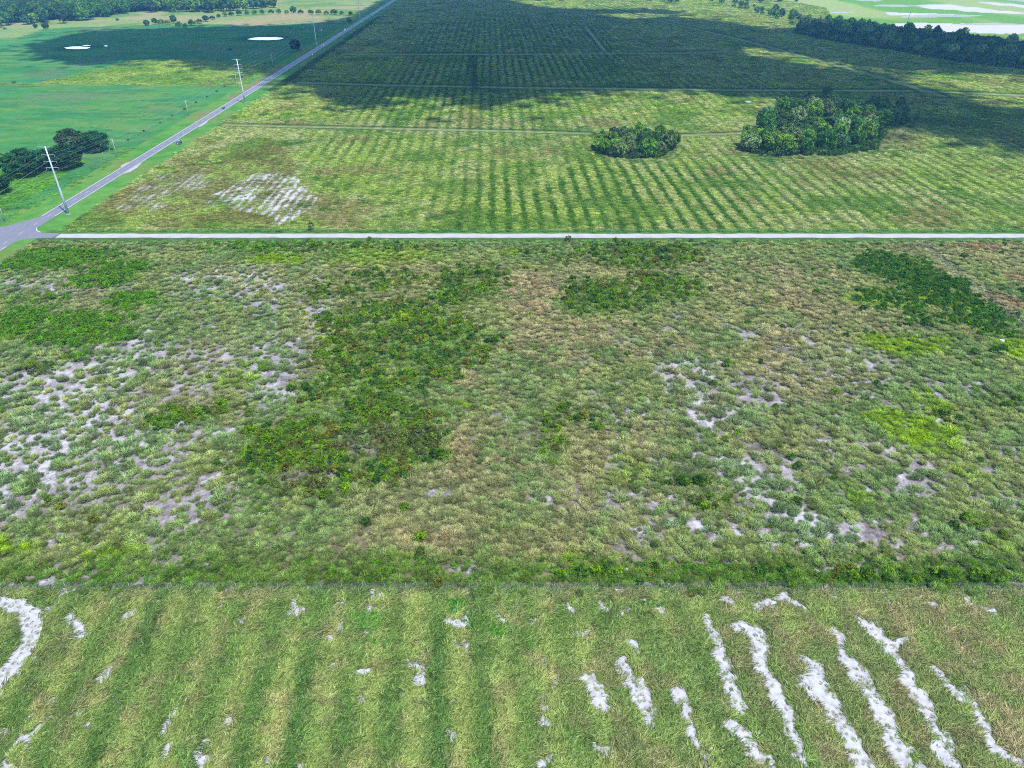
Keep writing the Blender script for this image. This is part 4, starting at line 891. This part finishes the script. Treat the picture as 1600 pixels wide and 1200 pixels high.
# small white things
def sign(px, py, label):
    x, y = at(px, py); e = bpy.data.objects.new("road_sign", None); COL.objects.link(e); e.location = (x, y, 0); setp(e, label, "sign")
    MB().tube([(0, 0, -.1), (0, 0, 2.6)], .05, 6).build("post", M['steel'], e); MB().box((0, -.07, 2.2), (1.0, .05, .9)).build("panel", M['white'], e)
x0_, y0_ = at(486, 88.5); sign(488.5, 88.5, "small white sign panel on the right edge of the shaded road")
sign(505.5, 73.5, "small white sign panel beside the distant steel pole")
def trough(px, py, L, label):
    x, y = at(px, py); e = bpy.data.objects.new("water_trough", None); COL.objects.link(e); e.location = (x, y, .02); setp(e, label, "trough")
    b = MB(); seg = 16; out = []
    for z, k_ in ((0, .96), (.75, 1.0), (.75, .9), (.25, .88)):
        for i in range(seg):
            a = 2 * math.pi * i / seg; b.v.append((math.cos(a) * L / 2 * k_, math.sin(a) * L * .28 * k_, z))
    for r_ in range(3):
        for i in range(seg): b.f.append((r_ * seg + i, r_ * seg + (i + 1) % seg, (r_ + 1) * seg + (i + 1) % seg, (r_ + 1) * seg + i))
    b.f.append(tuple(range(seg))); b.f.append(tuple(range(3 * seg, 4 * seg))); b.build("basin", M['white'], e)
    rim = MB(); ring = [(math.cos(2 * math.pi * i / seg) * L / 2, math.sin(2 * math.pi * i / seg) * L * .28, .77) for i in range(seg + 1)]; rim.tube(ring, .05, 5).build("rim", M['steel'], e)
trough(1168.5, 160, 4.6, "white trough lying in the grass left of the large tree clump")
trough(1565, 534, 1.7, "small white tub in the grass below the dark thicket at the right")

# ------------------------------------------------------------------ clouds overhead, above the frame: they cast the shade on the far fields
CLOUD_H = 820.0
def puff_clouds(name, poly_px, label, holes=(), seed=0):
    g = random.Random(seed); P = wpoly(poly_px); H = [wpoly(h) for h in holes]
    dens = np.concatenate([np.linspace(P[i], P[(i + 1) % len(P)], 24) for i in range(len(P))])
    for h in H: dens = np.concatenate([dens] + [np.linspace(h[i], h[(i + 1) % len(h)], 12) for i in range(len(h))])
    (x0, y0), (x1, y1) = P.min(0), P.max(0); ox, oy = SHADOW_DIR * (CLOUD_H / math.tan(SUN_EL))
    pts = []; tries = np.random.default_rng(seed).uniform(0, 1, (60000, 2)) * (x1 - x0, y1 - y0) + (x0, y0)
    ok = inpoly(P, tries[:, 0], tries[:, 1])
    for h in H: ok &= ~inpoly(h, tries[:, 0], tries[:, 1])
    tries = tries[ok][:9000]
    D = np.array([np.sqrt(((dens - p) ** 2).sum(1).min()) for p in tries])
    for i in np.argsort(-D):
        p, d = tries[i], D[i]; r = min(max(d * .95, 9.0), 75.0)
        if d < 45 and g.random() < .45 * (1 - d / 45): continue
        if all((p[0] - a) ** 2 + (p[1] - b_) ** 2 > (.62 * max(r, q * .72)) ** 2 for a, b_, q in pts): pts.append((p[0], p[1], r))
        if len(pts) > 900: break
    for _ in range(2000):   # wisps round the rim
        q = dens[g.randrange(len(dens))]; d = abs(g.gauss(0, 24)); a = g.uniform(0, 6.283); pts.append((q[0] + math.cos(a) * d, q[1] + math.sin(a) * d, g.uniform(3, 8)))
    base = bmesh.new(); bmesh.ops.create_icosphere(base, subdivisions=2, radius=1.0); bv = np.array([v.co[:] for v in base.verts]); bf = np.array([[v.index for v in f.verts] for f in base.faces]); base.free()
    Vs, Fs = [], []
    for j, (x, y, r) in enumerate(pts):
        lump = 1 + .22 * np.sin(bv[:, 0] * 3 + g.uniform(0, 6)) * np.sin(bv[:, 1] * 3 + g.uniform(0, 6)) + .1 * np.sin(bv[:, 2] * 6 + g.uniform(0, 6))
        v = bv * lump[:, None] * (r, r, r * .45); v[:, 2] = np.where(v[:, 2] < 0, v[:, 2] * .35, v[:, 2])
        Vs.append(v + (x - ox, y - oy, CLOUD_H + g.uniform(-6, 6))); Fs.append(bf + j * len(bv))
    me = npmesh(name, np.concatenate(Vs), np.concatenate(Fs), M['cloud'], True)
    return setp(link(name, me), kind="structure", label=label, cat="cloud")
def cloudmat():
    m, n, out = newmat('cloud'); d = n.nodes.new("ShaderNodeBsdfDiffuse"); d.inputs[0].default_value = (.88, .89, .9, 1)
    t = n.nodes.new("ShaderNodeBsdfTransparent"); mx = n.nodes.new("ShaderNodeMixShader"); mx.inputs[0].default_value = .5   # thin cloud: part of the sun comes through
    n.links.new(d.outputs[0], mx.inputs[1]); n.links.new(t.outputs[0], mx.inputs[2]); n.links.new(mx.outputs[0], out.inputs[0]); return m
M['cloud'] = cloudmat()
puff_clouds("cloud", [(48,72),(85,62),(128,50),(200,47),(330,42),(430,41),(500,36),(545,27),(590,4),(620,-12),(760,-12),(800,2),(850,12),(930,15),(1010,14),(1060,18),(1075,30),(1135,34),(1160,40),(1205,47),(1250,44),(1330,42),(1400,50),(1500,60),(1600,68),(1750,80),
  (1750,140),(1600,116),(1500,112),(1420,110),(1360,106),(1390,122),(1425,136),(1412,166),(1340,174),(1230,158),(1170,147),(1130,140),(1080,138),(1000,139),(900,143),(830,149),(790,152),(765,166),(735,162),(700,150),(640,147),(600,152),
  (575,161),(545,164),(510,152),(480,131),(452,127),(432,112),(425,106),(400,109),(320,103),(300,94),(215,92),(175,94),(135,101),(80,93),(52,84)], "broad cloud sheet above the far fields", holes=([(1160,72),(1230,82),(1300,95),(1360,108),(1352,116),(1290,106),(1220,94),(1160,84)], [(930,22),(1010,20),(1050,26),(980,30)]), seed=1)
puff_clouds("cloud", [(1400,152),(1440,147),(1500,164),(1560,184),(1650,200),(1780,222),(1760,240),(1600,224),(1540,204),(1480,194),(1420,184)], "small cloud above the right hand field", seed=2)

# ------------------------------------------------------------------ haze
def haze():
    m, n, out = newmat('haze'); v = n.nodes.new("ShaderNodeVolumePrincipled")
    v.inputs["Color"].default_value = (.22, .58, 1.0, 1); v.inputs["Density"].default_value = HAZE_D; v.inputs["Anisotropy"].default_value = 0.2
    n.links.new(v.outputs[0], out.inputs["Volume"])
    b = MB(); b.box((0, 0, 64.5), (25000, 25000, 131)); o = b.build("haze", m); setp(o, "thin bluish air over the far fields", "haze", kind="stuff")
HAZE_D = 0.00007
haze()
